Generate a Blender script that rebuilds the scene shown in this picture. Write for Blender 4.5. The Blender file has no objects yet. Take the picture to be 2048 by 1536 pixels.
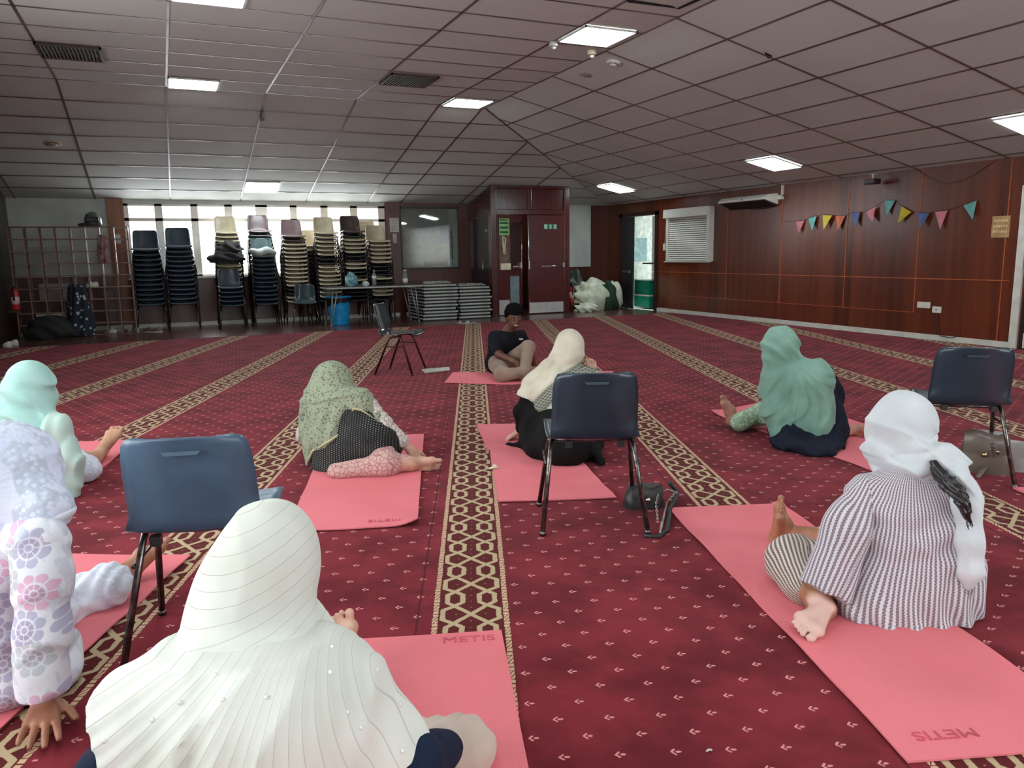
import bpy, bmesh, math, random
import numpy as np
from mathutils import Vector, Matrix
rnd = random.Random(7)
C = bpy.context.scene.collection
R = math.radians
# ------------------------------------------------------------------ camera model (room axes: X along window wall, Y towards it)
FPX = 1540.4; PITCH = R(9.599); ROLL = R(.857); AZ = R(-24.0); EYE = 1.25
_cp, _sp = math.cos(PITCH), math.sin(PITCH); _c, _s = math.cos(ROLL), math.sin(ROLL)
CM = np.array([[_c, _s, 0], [-_s, _c, 0], [0, 0, 1]]) @ np.array([[1, 0, 0], [0, -_sp, -_cp], [0, _cp, -_sp]]) @ \
     np.array([[math.cos(AZ), math.sin(AZ), 0], [-math.sin(AZ), math.cos(AZ), 0], [0, 0, 1]])
def ray(x, y): return CM.T @ np.array([(x-1024)/FPX, (y-768)/FPX, 1.0])
def _pt(d, k): return Vector((d[0]*k, d[1]*k, EYE+d[2]*k))
def G(x, y, z=0.0):
    d = ray(x, y); return _pt(d, (z-EYE)/d[2])
def OY(x, y, Y): d = ray(x, y); return _pt(d, Y/d[1])
def OX(x, y, X): d = ray(x, y); return _pt(d, X/d[0])
FH = Vector((math.sin(-AZ), math.cos(-AZ), 0)); RH = Vector((FH.y, -FH.x, 0))
def J(x, y, D):
    d = ray(x, y); return _pt(d, D/(d[0]*FH.x+d[1]*FH.y))
cam_d = bpy.data.cameras.new('camera'); cam = bpy.data.objects.new('camera', cam_d); C.objects.link(cam)
cam_d.sensor_width = 36; cam_d.lens = FPX/2048*36; cam_d.clip_start = .05; cam_d.clip_end = 200
mw = Matrix(((CM[0][0], -CM[1][0], -CM[2][0], 0), (CM[0][1], -CM[1][1], -CM[2][1], 0), (CM[0][2], -CM[1][2], -CM[2][2], EYE), (0, 0, 0, 1)))
cam.matrix_world = mw
bpy.context.scene.camera = cam
# ------------------------------------------------------------------ materials
class N:
    """tiny expression wrapper over Math nodes"""
    def __init__(s, nt, sock): s.nt = nt; s.s = sock
    def op(s, o, *a, clamp=False):
        n = s.nt.nodes.new('ShaderNodeMath'); n.operation = o; n.use_clamp = clamp
        for i, v in enumerate((s,)+a):
            if isinstance(v, N): s.nt.links.new(v.s, n.inputs[i])
            else: n.inputs[i].default_value = v
        return N(s.nt, n.outputs[0])
    def __add__(s, o): return s.op('ADD', o)
    __radd__ = __add__
    def __mul__(s, o): return s.op('MULTIPLY', o)
    __rmul__ = __mul__
    def __sub__(s, o): return s.op('SUBTRACT', o)
    def __rsub__(s, o): return (s*-1.0)+o
    def __truediv__(s, o): return s.op('DIVIDE', o)
    def lt(s, o): return s.op('LESS_THAN', o)
    def gt(s, o): return s.op('GREATER_THAN', o)
    def mx(s, o): return s.op('MAXIMUM', o)
    def mn(s, o): return s.op('MINIMUM', o)
    def ab(s): return s.op('ABSOLUTE')
    def sn(s): return s.op('SINE')
    def fr(s): return s.op('FRACT')
    def fl(s): return s.op('FLOOR')
    def sq(s): return s.op('SQRT')
    def cl(s): return s.op('ADD', 0.0, clamp=True)
    def pp(s, p): return ((s/p+.5).fr()-.5)*p          # centred repeat
    def ss(s, a, b):
        n = s.nt.nodes.new('ShaderNodeMapRange'); n.interpolation_type = 'SMOOTHSTEP'
        s.nt.links.new(s.s, n.inputs[0]); n.inputs[1].default_value = a; n.inputs[2].default_value = b
        return N(s.nt, n.outputs[0])
def seg(u, v, ax, ay, bx, by):
    dx, dy = bx-ax, by-ay; L = dx*dx+dy*dy
    t = (((u-ax)*dx+(v-ay)*dy)/L).cl()
    ex = u-ax-t*dx; ey = v-ay-t*dy
    return (ex*ex+ey*ey).sq()
def newmat(name):
    m = bpy.data.materials.new(name); m.use_nodes = True; nt = m.node_tree
    b = nt.nodes['Principled BSDF']; return m, nt, b
def coords(nt, kind='Object', attr=None):
    if attr:
        a = nt.nodes.new('ShaderNodeAttribute'); a.attribute_name = attr; src = a.outputs['Vector']
    else:
        t = nt.nodes.new('ShaderNodeTexCoord'); src = t.outputs[kind]
    sp = nt.nodes.new('ShaderNodeSeparateXYZ'); nt.links.new(src, sp.inputs[0])
    return src, N(nt, sp.outputs[0]), N(nt, sp.outputs[1]), N(nt, sp.outputs[2])
def comb(nt, x, y, z):
    c = nt.nodes.new('ShaderNodeCombineXYZ')
    for i, v in enumerate((x, y, z)):
        if isinstance(v, N): nt.links.new(v.s, c.inputs[i])
        else: c.inputs[i].default_value = v
    return c.outputs[0]
def noise(nt, vec, scale, detail=2, rough=.5):
    n = nt.nodes.new('ShaderNodeTexNoise'); n.inputs['Scale'].default_value = scale; n.inputs['Detail'].default_value = detail
    n.inputs['Roughness'].default_value = rough; nt.links.new(vec, n.inputs['Vector']); return N(nt, n.outputs[0])
def voro(nt, vec, scale, feat='F1', out='Distance', rand=1.0):
    n = nt.nodes.new('ShaderNodeTexVoronoi'); n.inputs['Scale'].default_value = scale; n.feature = feat; n.inputs['Randomness'].default_value = rand
    nt.links.new(vec, n.inputs['Vector']); return n.outputs[out]
def mixc(nt, f, a, b):
    n = nt.nodes.new('ShaderNodeMix'); n.data_type = 'RGBA'
    if isinstance(f, N): nt.links.new(f.s, n.inputs[0])
    else: n.inputs[0].default_value = f
    for i, v in ((6, a), (7, b)):
        if isinstance(v, (tuple, list)): n.inputs[i].default_value = (*v[:3], 1)
        else: nt.links.new(v, n.inputs[i])
    return n.outputs[2]
def bump(nt, b, h, strength=.3, dist=.01):
    n = nt.nodes.new('ShaderNodeBump'); n.inputs['Strength'].default_value = strength; n.inputs['Distance'].default_value = dist
    nt.links.new(h.s, n.inputs['Height']); nt.links.new(n.outputs[0], b.inputs['Normal'])
def srgb(r, g, b):
    f = lambda c: (c/255/12.92 if c/255 <= .04045 else ((c/255+.055)/1.055)**2.4)
    return (f(r), f(g), f(b))
_mc = {}
def mat(name, col=(.5, .5, .5), rough=.5, metal=0.0, spec=.5, var=.12, vs=8.0, bp=0.0, bs=60.0, col2=None, sheen=0, sub=0, alpha=1, trans=0, emit=0, coat=0):
    if name in _mc: return _mc[name]
    m, nt, b = newmat(name); _mc[name] = m
    src, x, y, z = coords(nt)
    n = noise(nt, src, vs, 3)
    c2 = col2 if col2 else tuple(max(0, c*(1-var*2)) for c in col)
    c1 = col if col2 else tuple(min(1, c*(1+var*.6)) for c in col)
    nt.links.new(mixc(nt, n.ss(.3, .7), c1, c2), b.inputs['Base Color'])
    b.inputs['Roughness'].default_value = rough; b.inputs['Metallic'].default_value = metal
    b.inputs['Specular IOR Level'].default_value = spec
    b.inputs['Coat Weight'].default_value = coat; b.inputs['Coat Roughness'].default_value = .15
    if sheen: b.inputs['Sheen Weight'].default_value = sheen
    if sub: b.inputs['Subsurface Weight'].default_value = sub; b.inputs['Subsurface Radius'].default_value = (.02, .008, .004)
    if trans: b.inputs['Transmission Weight'].default_value = trans
    if alpha < 1: b.inputs['Alpha'].default_value = alpha
    if emit: b.inputs['Emission Color'].default_value = (*col, 1); b.inputs['Emission Strength'].default_value = emit
    if bp: bump(nt, b, noise(nt, src, bs, 3), bp, .004)
    return m
# ------------------------------------------------------------------ meshes
class MB:
    def __init__(s): s.v = []; s.f = []; s.m = []; s.sm = []
    def add(s, vs, fs, mi=0, smooth=False):
        o = len(s.v); s.v += [tuple(p) for p in vs]; s.f += [tuple(i+o for i in f) for f in fs]
        s.m += [mi]*len(fs); s.sm += [smooth]*len(fs); return s
    def box(s, x0, x1, y0, y1, z0, z1, mi=0, M=None):
        vs = [Vector((x, y, z)) for z in (z0, z1) for y in (y0, y1) for x in (x0, x1)]
        if M: vs = [M @ p for p in vs]
        return s.add(vs, [(0, 2, 3, 1), (4, 5, 7, 6), (0, 1, 5, 4), (2, 6, 7, 3), (0, 4, 6, 2), (1, 3, 7, 5)], mi)
    def tube(s, pts, r, n=10, mi=0, caps=True, closed=False):
        pts = [Vector(p) for p in pts]; k = len(pts); rs = r if isinstance(r, (list, tuple)) else [r]*k
        vs = []; prev = None
        for i, p in enumerate(pts):
            if closed: t = pts[(i+1) % k]-pts[i-1]
            else: t = pts[min(i+1, k-1)]-pts[max(i-1, 0)]
            t.normalize()
            a = prev if prev else (Vector((0, 0, 1)) if abs(t.z) < .9 else Vector((1, 0, 0)))
            u = (a-t*a.dot(t)).normalized(); w = t.cross(u); prev = u
            for j in range(n):
                q = 2*math.pi*j/n; vs.append(p+(u*math.cos(q)+w*math.sin(q))*rs[i])
        fs = []
        for i in range(k if closed else k-1):
            a, b = i*n, ((i+1) % k)*n
            for j in range(n): fs.append((a+j, a+(j+1) % n, b+(j+1) % n, b+j))
        if caps and not closed: fs += [tuple(range(n))[::-1], tuple(range((k-1)*n, k*n))]
        return s.add(vs, fs, mi, True)
    def lathe(s, prof, c=(0, 0, 0), n=24, mi=0, M=None, sx=1, sy=1):
        vs = []; c = Vector(c)
        for r, z in prof:
            for j in range(n):
                q = 2*math.pi*j/n; p = Vector((r*math.cos(q)*sx, r*math.sin(q)*sy, z)); vs.append((M @ p if M else p)+c)
        fs = [(i*n+j, i*n+(j+1) % n, (i+1)*n+(j+1) % n, (i+1)*n+j) for i in range(len(prof)-1) for j in range(n)]
        fs += [tuple(range(n))[::-1], tuple(range((len(prof)-1)*n, len(prof)*n))]
        return s.add(vs, fs, mi, True)
    def prism(s, poly, d, mi=0):
        """poly: 3D points in order, d: extrusion vector"""
        p = [Vector(q) for q in poly]; d = Vector(d); n = len(p)
        return s.add(p+[q+d for q in p], [tuple(range(n))[::-1], tuple(range(n, 2*n))]+[(i, (i+1) % n, n+(i+1) % n, n+i) for i in range(n)], mi)
    def grid(s, fn, nu, nv, mi=0, smooth=True, wrap=False):
        vs = [fn(i/nu, j/nv) for j in range(nv+1) for i in range(nu+(0 if wrap else 1))]; w = nu if wrap else nu+1
        fs = [(j*w+i, j*w+(i+1) % w, (j+1)*w+(i+1) % w, (j+1)*w+i) for j in range(nv) for i in range(nu)]
        return s.add(vs, fs, mi, smooth)
    def mesh(s, name, mats):
        me = bpy.data.meshes.new(name); me.from_pydata(s.v, [], s.f)
        for m in (mats if isinstance(mats, (list, tuple)) else [mats]): me.materials.append(m)
        me.polygons.foreach_set('material_index', s.m); me.polygons.foreach_set('use_smooth', s.sm); me.update()
        return me
    def build(s, name, mats, parent=None, bevel=0, loc=None):
        bm = s.mesh(name, mats)
        b2 = bmesh.new(); b2.from_mesh(bm); bmesh.ops.recalc_face_normals(b2, faces=b2.faces); b2.to_mesh(bm); b2.free()
        o = bpy.data.objects.new(name, bm); C.objects.link(o)
        if parent: o.parent = parent
        if loc: o.location = loc
        if bevel:
            m = o.modifiers.new('bevel', 'BEVEL'); m.width = bevel; m.segments = 2; m.limit_method = 'ANGLE'; m.angle_limit = R(50)
        return o
def struct(o, label=None):
    o['kind'] = 'structure'
    if label: o['label'] = label
    return o
def tag(o, label, cat, group=None, kind=None):
    o['label'] = label; o['category'] = cat
    if group: o['group'] = group
    if kind: o['kind'] = kind
    return o
def empty(name, loc=(0, 0, 0), rz=0, label=None, cat=None, group=None):
    o = bpy.data.objects.new(name, None); C.objects.link(o); o.location = loc; o.rotation_euler = (0, 0, rz); o.empty_display_size = .05
    if label: tag(o, label, cat, group)
    return o
_kids = {}
def copy_tree(root, loc=None, rz=None, label=None, group=None):
    r = root.copy(); C.objects.link(r)
    if loc is not None: r.location = loc
    if rz is not None: r.rotation_euler = (0, 0, rz)
    if label: r['label'] = label
    if group: r['group'] = group
    for ch in [o for o in bpy.data.objects if o.parent == root]:
        c = ch.copy(); C.objects.link(c); c.parent = r
        for g in [o for o in bpy.data.objects if o.parent == ch]:
            d = g.copy(); C.objects.link(d); d.parent = c
    return r
def text_mesh(name, body, size, M, m, parent=None, depth=.0015, align='CENTER'):
    cu = bpy.data.curves.new(name, 'FONT'); cu.body = body; cu.size = size; cu.extrude = depth; cu.align_x = align; cu.align_y = 'CENTER'
    o = bpy.data.objects.new(name, cu); C.objects.link(o)
    dg = bpy.context.evaluated_depsgraph_get(); me = bpy.data.meshes.new_from_object(o.evaluated_get(dg)); bpy.data.objects.remove(o)
    me.transform(M); me.materials.clear(); me.materials.append(m)
    q = bpy.data.objects.new(name, me); C.objects.link(q)
    if parent: q.parent = parent
    return q
PANEL, WIN_E, REAR_E, SIDE_E, SKY, EXPO = 26.0, 260.0, 110.0, 110.0, 4.0, 0.0
# ------------------------------------------------------------------ the room
XL, XR, YW, YB = -2.35, 9.53, 15.76, -3.2
ZW, ZR, ZT, XF, YF = 2.31, 2.31, 3.41, 4.585, 11.15       # eave heights, flat ceiling height, folds
SA = R(21.33)
# carpet -----------------------------------------------------------
m_carpet, nt, b = newmat('carpet')
src, X, Y, Z = coords(nt)
n1 = noise(nt, src, 14, 3)
n0 = noise(nt, src, 70, 2)
wob = (n1-.5)*.006+(n0-.5)*.007
s_ = X*math.cos(SA)-Y*math.sin(SA)+.038+wob
v_ = X*math.sin(SA)+Y*math.cos(SA)-.033+(noise(nt, src, 17.3, 3)-.5)*.008
s = s_.pp(1.25); sa = s.ab()
w = v_.pp(.25); wa = w.ab()
d = seg(sa, wa, 0, 0, .058, .066)
for q in ((.058, .066, .086, .092), (.086, .092, .086, .125), (.098, 0, .098, .036), (.098, .036, .058, .066), (.058, .066, .030, .094), (.030, .094, .030, .125)):
    d = d.mn(seg(sa, wa, *q))
lat = 1-d.ss(.0078, .0108)
for (px, py) in ((.052, 0), (0, .052), (0, .1)):
    lat = lat.mx((1-(((sa-px)*(sa-px)+(wa-py)*(wa-py)*2.5).sq()).ss(.002, .0045))*.8)
instrip = 1-sa.ss(.1125, .1145)
edge = sa.ss(.1125, .1145)*(1-sa.ss(.134, .136))
tick = ((v_*1.0+(s*1.6)*((v_/.046).fl().pp(2)*1.0)).pp(.023).ab()).ss(.0015, .004)
eline = ((sa-.1235).ab()).ss(.0085, .0105)
# motifs on the field
def motif(s0, v0):
    p = (s_-s0).pp(.141); q = (v_+.033-v0).pp(.158).ab()
    leaf = ((p-.006)*(p-.006)*.3+q*q).sq()-.0038
    hd = seg(p, q, -.012, .0005, -.003, .0095)-.0024
    return 1-(leaf.mn(hd)).ss(-.0008, .0012)
mot = motif(.166, 2.606).mx(motif(.237, 2.684))
fld = sa.ss(.145, .15)
blot = noise(nt, src, 3.2, 4, .6)
field = mixc(nt, blot.ss(.35, .68), srgb(134, 42, 54), srgb(100, 27, 36))
field = mixc(nt, mot*fld, field, srgb(222, 150, 150))
inner = mixc(nt, lat, srgb(92, 27, 30), srgb(190, 170, 136))
bord = mixc(nt, (1-tick).mx(eline), srgb(214, 178, 148), srgb(90, 26, 28))
c = mixc(nt, instrip, field, inner); c = mixc(nt, edge, c, bord)
seam = 1-((s+.185).ab()).ss(.002, .006)
c = mixc(nt, seam*.7, c, srgb(60, 16, 24))
pile = noise(nt, src, 420, 2)
mul = nt.nodes.new('ShaderNodeMix'); mul.data_type = 'RGBA'; mul.blend_type = 'MULTIPLY'; mul.inputs[0].default_value = .35
nt.links.new(c, mul.inputs[6]); nt.links.new(mixc(nt, pile, (.5, .5, .5), (1, 1, 1)), mul.inputs[7])
nt.links.new(mul.outputs[2], b.inputs['Base Color'])
b.inputs['Roughness'].default_value = .95; b.inputs['Specular IOR Level'].default_value = .1
b.inputs['Sheen Weight'].default_value = .04
bump(nt, b, pile*.5+noise(nt, src, 9, 3)*2.0, .5, .004)
# vinyl strip under chairs
m_vinyl = mat('brown_vinyl', srgb(92, 62, 55), .25, var=.25, vs=3, col2=srgb(70, 44, 40))
YE = 13.13
fl = MB().box(XL, XR, YB, YW, -.06, 0).build('floor', m_vinyl); struct(fl, 'brown polished floor along the walls')
cp = MB().box(XL+.02, XR-.05, YB, YE, .0005, .007).build('carpet', m_carpet)
tag(cp, 'wall-to-wall maroon prayer carpet with gold lattice bands and small arrow motifs', 'carpet')
# wood ------------------------------------------------------------
def wood(name, c1, c2, rough=.28, sc=9, axis='y', coat=.35):
    m, nt, b = newmat(name); src, x, y, z = coords(nt)
    a = x if axis == 'x' else y
    if axis == 'xy': a = x+y
    v = comb(nt, a*sc, 0.0, z*.35)
    g = noise(nt, v, 1.0, 4, .6); g2 = noise(nt, comb(nt, a*sc*9, 0.0, z*1.5), 1.0, 3)
    pan = noise(nt, comb(nt, (a/.31).fl()*3.7, 0.0, 0.0), 1.0, 0)
    f = (g*.75+g2*.3+(pan-.5)*.5).ss(.25, .85)
    nt.links.new(mixc(nt, f, c1, c2), b.inputs['Base Color'])
    b.inputs['Roughness'].default_value = rough; b.inputs['Coat Weight'].default_value = coat; b.inputs['Coat Roughness'].default_value = .2
    return m
m_wr = wood('red_brown_veneer', srgb(112, 50, 24), srgb(62, 24, 13), .3, 9, 'y', .45)
m_ww = wood('dark_red_wood', srgb(92, 42, 30), srgb(56, 24, 18), .35, 9, 'x', .2)
m_col = wood('orange_brown_column_wood', srgb(150, 92, 58), srgb(112, 64, 40), .45, 5, 'x', .1)
m_box = wood('maroon_lacquered_wood', srgb(78, 22, 18), srgb(48, 13, 12), .22, 6, 'xy', .5)
m_boxd = mat('maroon_door_paint', srgb(78, 20, 21), .25, var=.08, coat=.4)
m_white = mat('white_gloss_paint', srgb(205, 205, 195), .4, var=.06)
m_wall = mat('white_wall_paint', srgb(190, 196, 190), .75, var=.08, vs=2.5)
m_pvc = mat('white_window_plastic', srgb(222, 216, 205), .35, var=.04)
m_bat = mat('orange_wood_bead', srgb(178, 92, 52), .35, var=.15)
m_black = mat('black_plastic', (.012, .012, .013), .45, var=.1)
# right wall -------------------------------------------------------
DY0, DY1, DZ = 13.84, 15.12, 2.02          # door opening
wr = MB()
wr.box(XR, XR+.12, YB, DY0, 0, ZR+.02).box(XR, XR+.12, DY1, YW+.1, 0, ZR+.02).box(XR, XR+.12, DY0, DY1, DZ, ZR+.02)
o = struct(wr.build('wall_right', m_wr), 'long glossy red-brown veneer wall')
bt = MB()
for z0 in (.83,):
    bt.box(XR-.008, XR, 6.25, DY0-.1, z0-.006, z0+.006)
for y0 in (10.17, 8.80, 7.56, 6.34, 11.55):
    bt.box(XR-.006, XR, y0-.006, y0+.006, .07 if y0 < 7 else .36, .83)
    bt.box(XR-.006, XR, y0-.006, y0+.006, .83, ZR if y0 != 11.55 else 2.0)
bt.box(XR-.006, XR, 7.56, 12.9, .36-.004, .36+.004)
struct(bt.build('trim_1', m_bat), 'thin orange beads between the veneer panels')
bb = MB(); yy = 6.16
while yy < DY0-.12:
    y2 = min(yy+rnd.uniform(.5, 1.6), DY0-.1); bb.box(XR-.02, XR, yy, y2-.004, 0, .075); yy = y2
struct(bb.build('baseboard_right', m_white), 'white painted skirting block along the veneer wall')
# white door frame and dark door at the right end
MB().box(XR-.035, XR+.01, 6.08, 6.17, 0, 1.97).box(XR-.035, XR+.01, 4.6, 6.08, 1.97, 2.06).build('trim_2', m_white)['kind'] = 'structure'
dd = MB().box(XR-.02, XR, 4.7, 6.05, .0, 1.97).build('door_3', mat('near_black_door_paint', (.018, .013, .012), .35)); struct(dd, 'near-black door at the right edge')
MB().box(XR-.026, XR-.02, 4.8, 6.0, .02, .2).build('kick_plate', m_white, dd)
MB().box(XR-.07, XR-.02, 6.0, 6.03, 1.0, 1.12).build('hinge', m_black, dd)
# window wall ------------------------------------------------------
WZ0, WZ1, WX0, WX1 = .915, 2.245, -.567, 4.225
wl = MB()
wl.box(XL-.1, WX0, YW, YW+.15, .96, ZW+.03, 1).box(XL-.1, WX0, YW, YW+.15, 0, .96, 0)          # left white panel and dado
wl.box(WX0, WX1, YW, YW+.15, 0, WZ0, 0).box(WX0, WX1, YW, YW+.15, WZ1, ZW+.05, 1)
wl.box(WX1, 8.5, YW, YW+.15, 0, ZW+.03, 0).box(8.5, XR-.47, YW, YW+.15, .93, ZW+.03, 1).box(8.5, XR-.47, YW, YW+.15, 0, .93, 0).box(XR-.47, XR+.1, YW, YW+.15, 0, ZW+.05, 0)
o = struct(wl.build('wall_back', [m_ww, m_wall]), 'far wall with windows, dark wood dado and white panels')
struct(MB().box(-.828, WX0, YW-.06, YW, 0, ZW+.01).build('trim_3', m_col), 'orange-brown pillar left of the windows')
struct(MB().box(4.238, 4.522, YW-.06, YW, 0, ZW+.01).build('trim_4', m_ww), 'dark wood pillar right of the windows')
sk = MB(); yy = XL
for x0, x1 in ((-.5, 4.2), (4.28, 4.45), (4.6, 6.0), (7.9, 9.5), (-2.3, -.6)):
    sk.box(x0, x1, YW-.07, YW, 0, .07)
struct(sk.build('baseboard_back', m_white), 'white skirting below the windows')
# windows
m_sky = None
panes = [-.487, -.061, .072, .547, .676, 1.141, 1.283, 1.699, 1.920, 2.342, 2.475, 2.928, 3.076, 3.514, 3.665, 4.086]
fr = MB()
def zx(x0, x1, z0, z1, t=.0): fr.box(x0, x1, YW+.01-t, YW+.08, z0, z1)
zx(WX0, WX1, 2.2, WZ1); zx(WX0, WX1, 1.93, 1.99); zx(WX0, WX1, WZ0, .955)
edges = [WX0]+panes+[WX1]
for i in range(0, len(edges), 2): zx(edges[i], edges[i+1], WZ0, WZ1)
for i in (1, 3, 5, 7, 9, 11, 13, 15):   # extra narrow sash bars
    pass
wf = struct(fr.build('window_1', m_pvc, bevel=.004), 'long white-framed ribbon window'); 
MB().box(WX0-.02, WX1+.02, YW-.07, YW+.02, WZ0-.03, WZ0+.005).build('window_sill', m_pvc, wf)
m_glass, nt, b = newmat('frosted_window_glass')
for n in list(nt.nodes):
    if n != nt.nodes.get('Material Output'): nt.nodes.remove(n)
tr = nt.nodes.new('ShaderNodeBsdfTransparent'); tr.inputs[0].default_value = (.97, .98, 1, 1); gl = nt.nodes.new('ShaderNodeBsdfGlossy'); gl.inputs['Roughness'].default_value = .05
mx = nt.nodes.new('ShaderNodeMixShader'); mx.inputs[0].default_value = .06
nt.links.new(tr.outputs[0], mx.inputs[1]); nt.links.new(gl.outputs[0], mx.inputs[2]); nt.links.new(mx.outputs[0], nt.nodes['Material Output'].inputs[0])
gp = MB()
for i in range(0, 16, 2):
    for z0, z1 in ((.955, 1.93), (1.99, 2.2)): gp.box(panes[i], panes[i+1], YW+.04, YW+.044, z0, z1)
gp.build('window_glass', m_glass, wf)
# left, rear walls -------------------------------------------------
wd = wood('dark_brown_wood', srgb(60, 38, 32), srgb(36, 22, 20), .4, 7, 'y', .2)
struct(MB().box(XL-.12, XL, 7.4, YW+.1, 0, ZT+.1).box(XL-.12, XL, YB, 7.4, 0, .9).box(XL-.12, XL, YB, 7.4, 2.5, ZT+.1).box(XL-.12, XL, YB, -1.0, .9, 2.5).build('wall_left', wd), 'dark wood wall at the left')
m_back = mat('cream_wall_paint', srgb(200, 195, 185), .8)
rb = MB().box(XL, 1.0, YB-.12, YB, 0, ZT+.1).box(1.0, 8.4, YB-.12, YB, 0, .8).box(1.0, 8.4, YB-.12, YB, 2.4, ZT+.1).box(8.4, XR, YB-.12, YB, 0, ZT+.1)
struct(rb.build('wall_rear', m_back), 'cream wall behind the camera')
# ceiling ----------------------------------------------------------
m_tile, nt, b = newmat('mineral_ceiling_tile'); src, x, y, z = coords(nt)
sp = noise(nt, src, 160, 2); st = noise(nt, src, .7, 3)
nt.links.new(mixc(nt, (sp.ss(.55, .75)*.35+st.ss(.4, .75)*.3), srgb(200, 205, 201), srgb(168, 171, 167)), b.inputs['Base Color'])
b.inputs['Roughness'].default_value = .9; bump(nt, b, sp, .2, .003)
m_tbar = mat('ceiling_grid_bar', srgb(118, 104, 98), .38, metal=.2, var=.2, vs=1.5)
xl = [3.87-1.2155*k for k in range(0, 6)]; yl = [YF-.6*k for k in range(1, 25)]
tW = (ZT-ZW)/(YW-YF); tR = (ZT-ZR)/(XR-XF)
nWv = Vector((0, tW, 1)).normalized(); nRv = Vector((tR, 0, 1)).normalized()
ce = MB(); TH = .02
def up(p, n=Vector((0, 0, 1))): return Vector(p)+n*TH
P0 = (XL, YB, ZT); P1 = (XF, YB, ZT); P2 = (XF, YF, ZT); P3 = (XL, YF, ZT)
ce.prism([P0, P1, P2, P3], (0, 0, .03))
ce.prism([P3, P2, (XR+.02, YW+.02, ZW), (XL, YW+.02, ZW)], (0, 0, .03))
ce.prism([P1, (XR+.02, YB, ZR), (XR+.02, YW+.02, ZW), P2], (0, 0, .03))
def zs(x, y):
    z = ZT
    if y > YF: z = min(z, ZT-(y-YF)*tW)
    if x > XF: z = min(z, ZT-(x-XF)*tR)
    return z
hipx = lambda y: XF+(y-YF)*(XR-XF)/(YW-YF)
hipy = lambda x: YF+(x-XF)*(YW-YF)/(XR-XF)
def bar(p, q, n=Vector((0, 0, 1)), w=.0125):
    p, q = Vector(p), Vector(q); d = (q-p).normalized(); s = d.cross(n).normalized()*w; dn = n*-.005
    ce.add([p-s, p+s, q+s, q-s, p-s+dn, p+s+dn, q+s+dn, q-s+dn], [(4, 5, 6, 7), (0, 4, 7, 3), (1, 2, 6, 5), (0, 1, 5, 4), (3, 7, 6, 2)], 1)
for x in xl+[XF]: bar((x, YB, ZT), (x, YF, ZT))
for y in yl: bar((XL, y, ZT), (XF, y, ZT))
bar((XL, YF, ZT), (XF, YF, ZT))
for x in xl+[XF-.03, 5.85, 7.08]:
    y0 = YF if x < XF else hipy(x); bar((x, y0, zs(x, y0)), (x, YW, ZW), nWv)
for k in range(1, 8):
    y = YF+.579*k; bar((XL, y, zs(0, y)), (hipx(y), y, zs(0, y)), nWv)
for k in range(1, 9):
    x = XF+.6*k; bar((x, YB, zs(x, 0)), (x, hipy(x), zs(x, 0)), nRv)
for k in range(-7, 8):
    y = 5.10+1.28*k
    if y < YW: 
        x0 = XF if y < YF else hipx(y); bar((x0, y, zs(x0, 0)), (XR, y, ZR), nRv)
bar((XF, YF, ZT), (XR, YW, ZW+.01), (nWv+nRv).normalized(), .016)
struct(ce.build('ceiling', [m_tile, m_tbar]), 'tiled suspended ceiling with sloping hipped sides')
struct(MB().box(XL-.3, XR+.3, YB-.3, YW+.4, ZT+.15, ZT+.3).build('roof', m_back), 'roof above the suspended ceiling')
# ceiling light panels --------------------------------------------
m_led, nt, b = newmat('led_diffuser'); b.inputs['Base Color'].default_value = (.9, .9, .9, 1)
b.inputs['Emission Color'].default_value = (.86, .97, 1.0, 1); b.inputs['Emission Strength'].default_value = PANEL
m_trim = mat('panel_trim_white', srgb(215, 215, 210), .4)
lights = [((.236, 10.56), 'flat', 'square light panel above the left group of tiles, in line with the cubby rack'),
          ((.236, 6.9), 'flat', 'square light panel cut by the top edge of the view'),
          ((3.905, 10.56), 'flat', 'square light panel at the corner where the ceiling starts to slope'),
          ((3.89, 6.87), 'flat', 'largest square light panel, beside the smoke detectors'),
          ((1.45, 14.62), 'W', 'square light panel on the slope above the stacked chairs'),
          ((8.22, 9.02), 'R', 'square light panel on the slope above the heater'),
          ((8.22, 13.5), 'R', 'small far light panel on the slope near the open side door'),
          ((8.22, 5.16), 'R', 'square light panel cut by the right edge of the view'),
          ((.236, 3.3), 'flat', 'square light panel overhead, left of the camera'), ((3.89, 3.2), 'flat', 'square light panel overhead, right of the camera'),
          ((.236, -.4), 'flat', 'square light panel behind the camera, left'), ((3.89, -.4), 'flat', 'square light panel behind the camera, right'), ((8.22, 1.3), 'R', 'square light panel on the right slope beside the camera')]
for (x, y), k, lab in lights:
    zc = zs(x+.3, y+.3)
    t = empty('ceiling_light', (x+.295, y+.295, zc), 0, lab, 'ceiling light', 'square ceiling light panels')
    if k == 'W': t.rotation_euler = (-math.atan(tW), 0, 0)
    if k == 'R': t.rotation_euler = (0, math.atan(tR), 0)
    a = .296
    fm = MB().box(-a, a, -a, -a+.016, -.022, -.004).box(-a, a, a-.016, a, -.022, -.004).box(-a, -a+.016, -a, a, -.022, -.004).box(a-.016, a, -a, a, -.022, -.004)
    fm.build('frame', m_trim, t); MB().box(-a+.016, a-.016, -a+.016, a-.016, -.016, -.006).build('diffuser', m_led, t)
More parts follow.
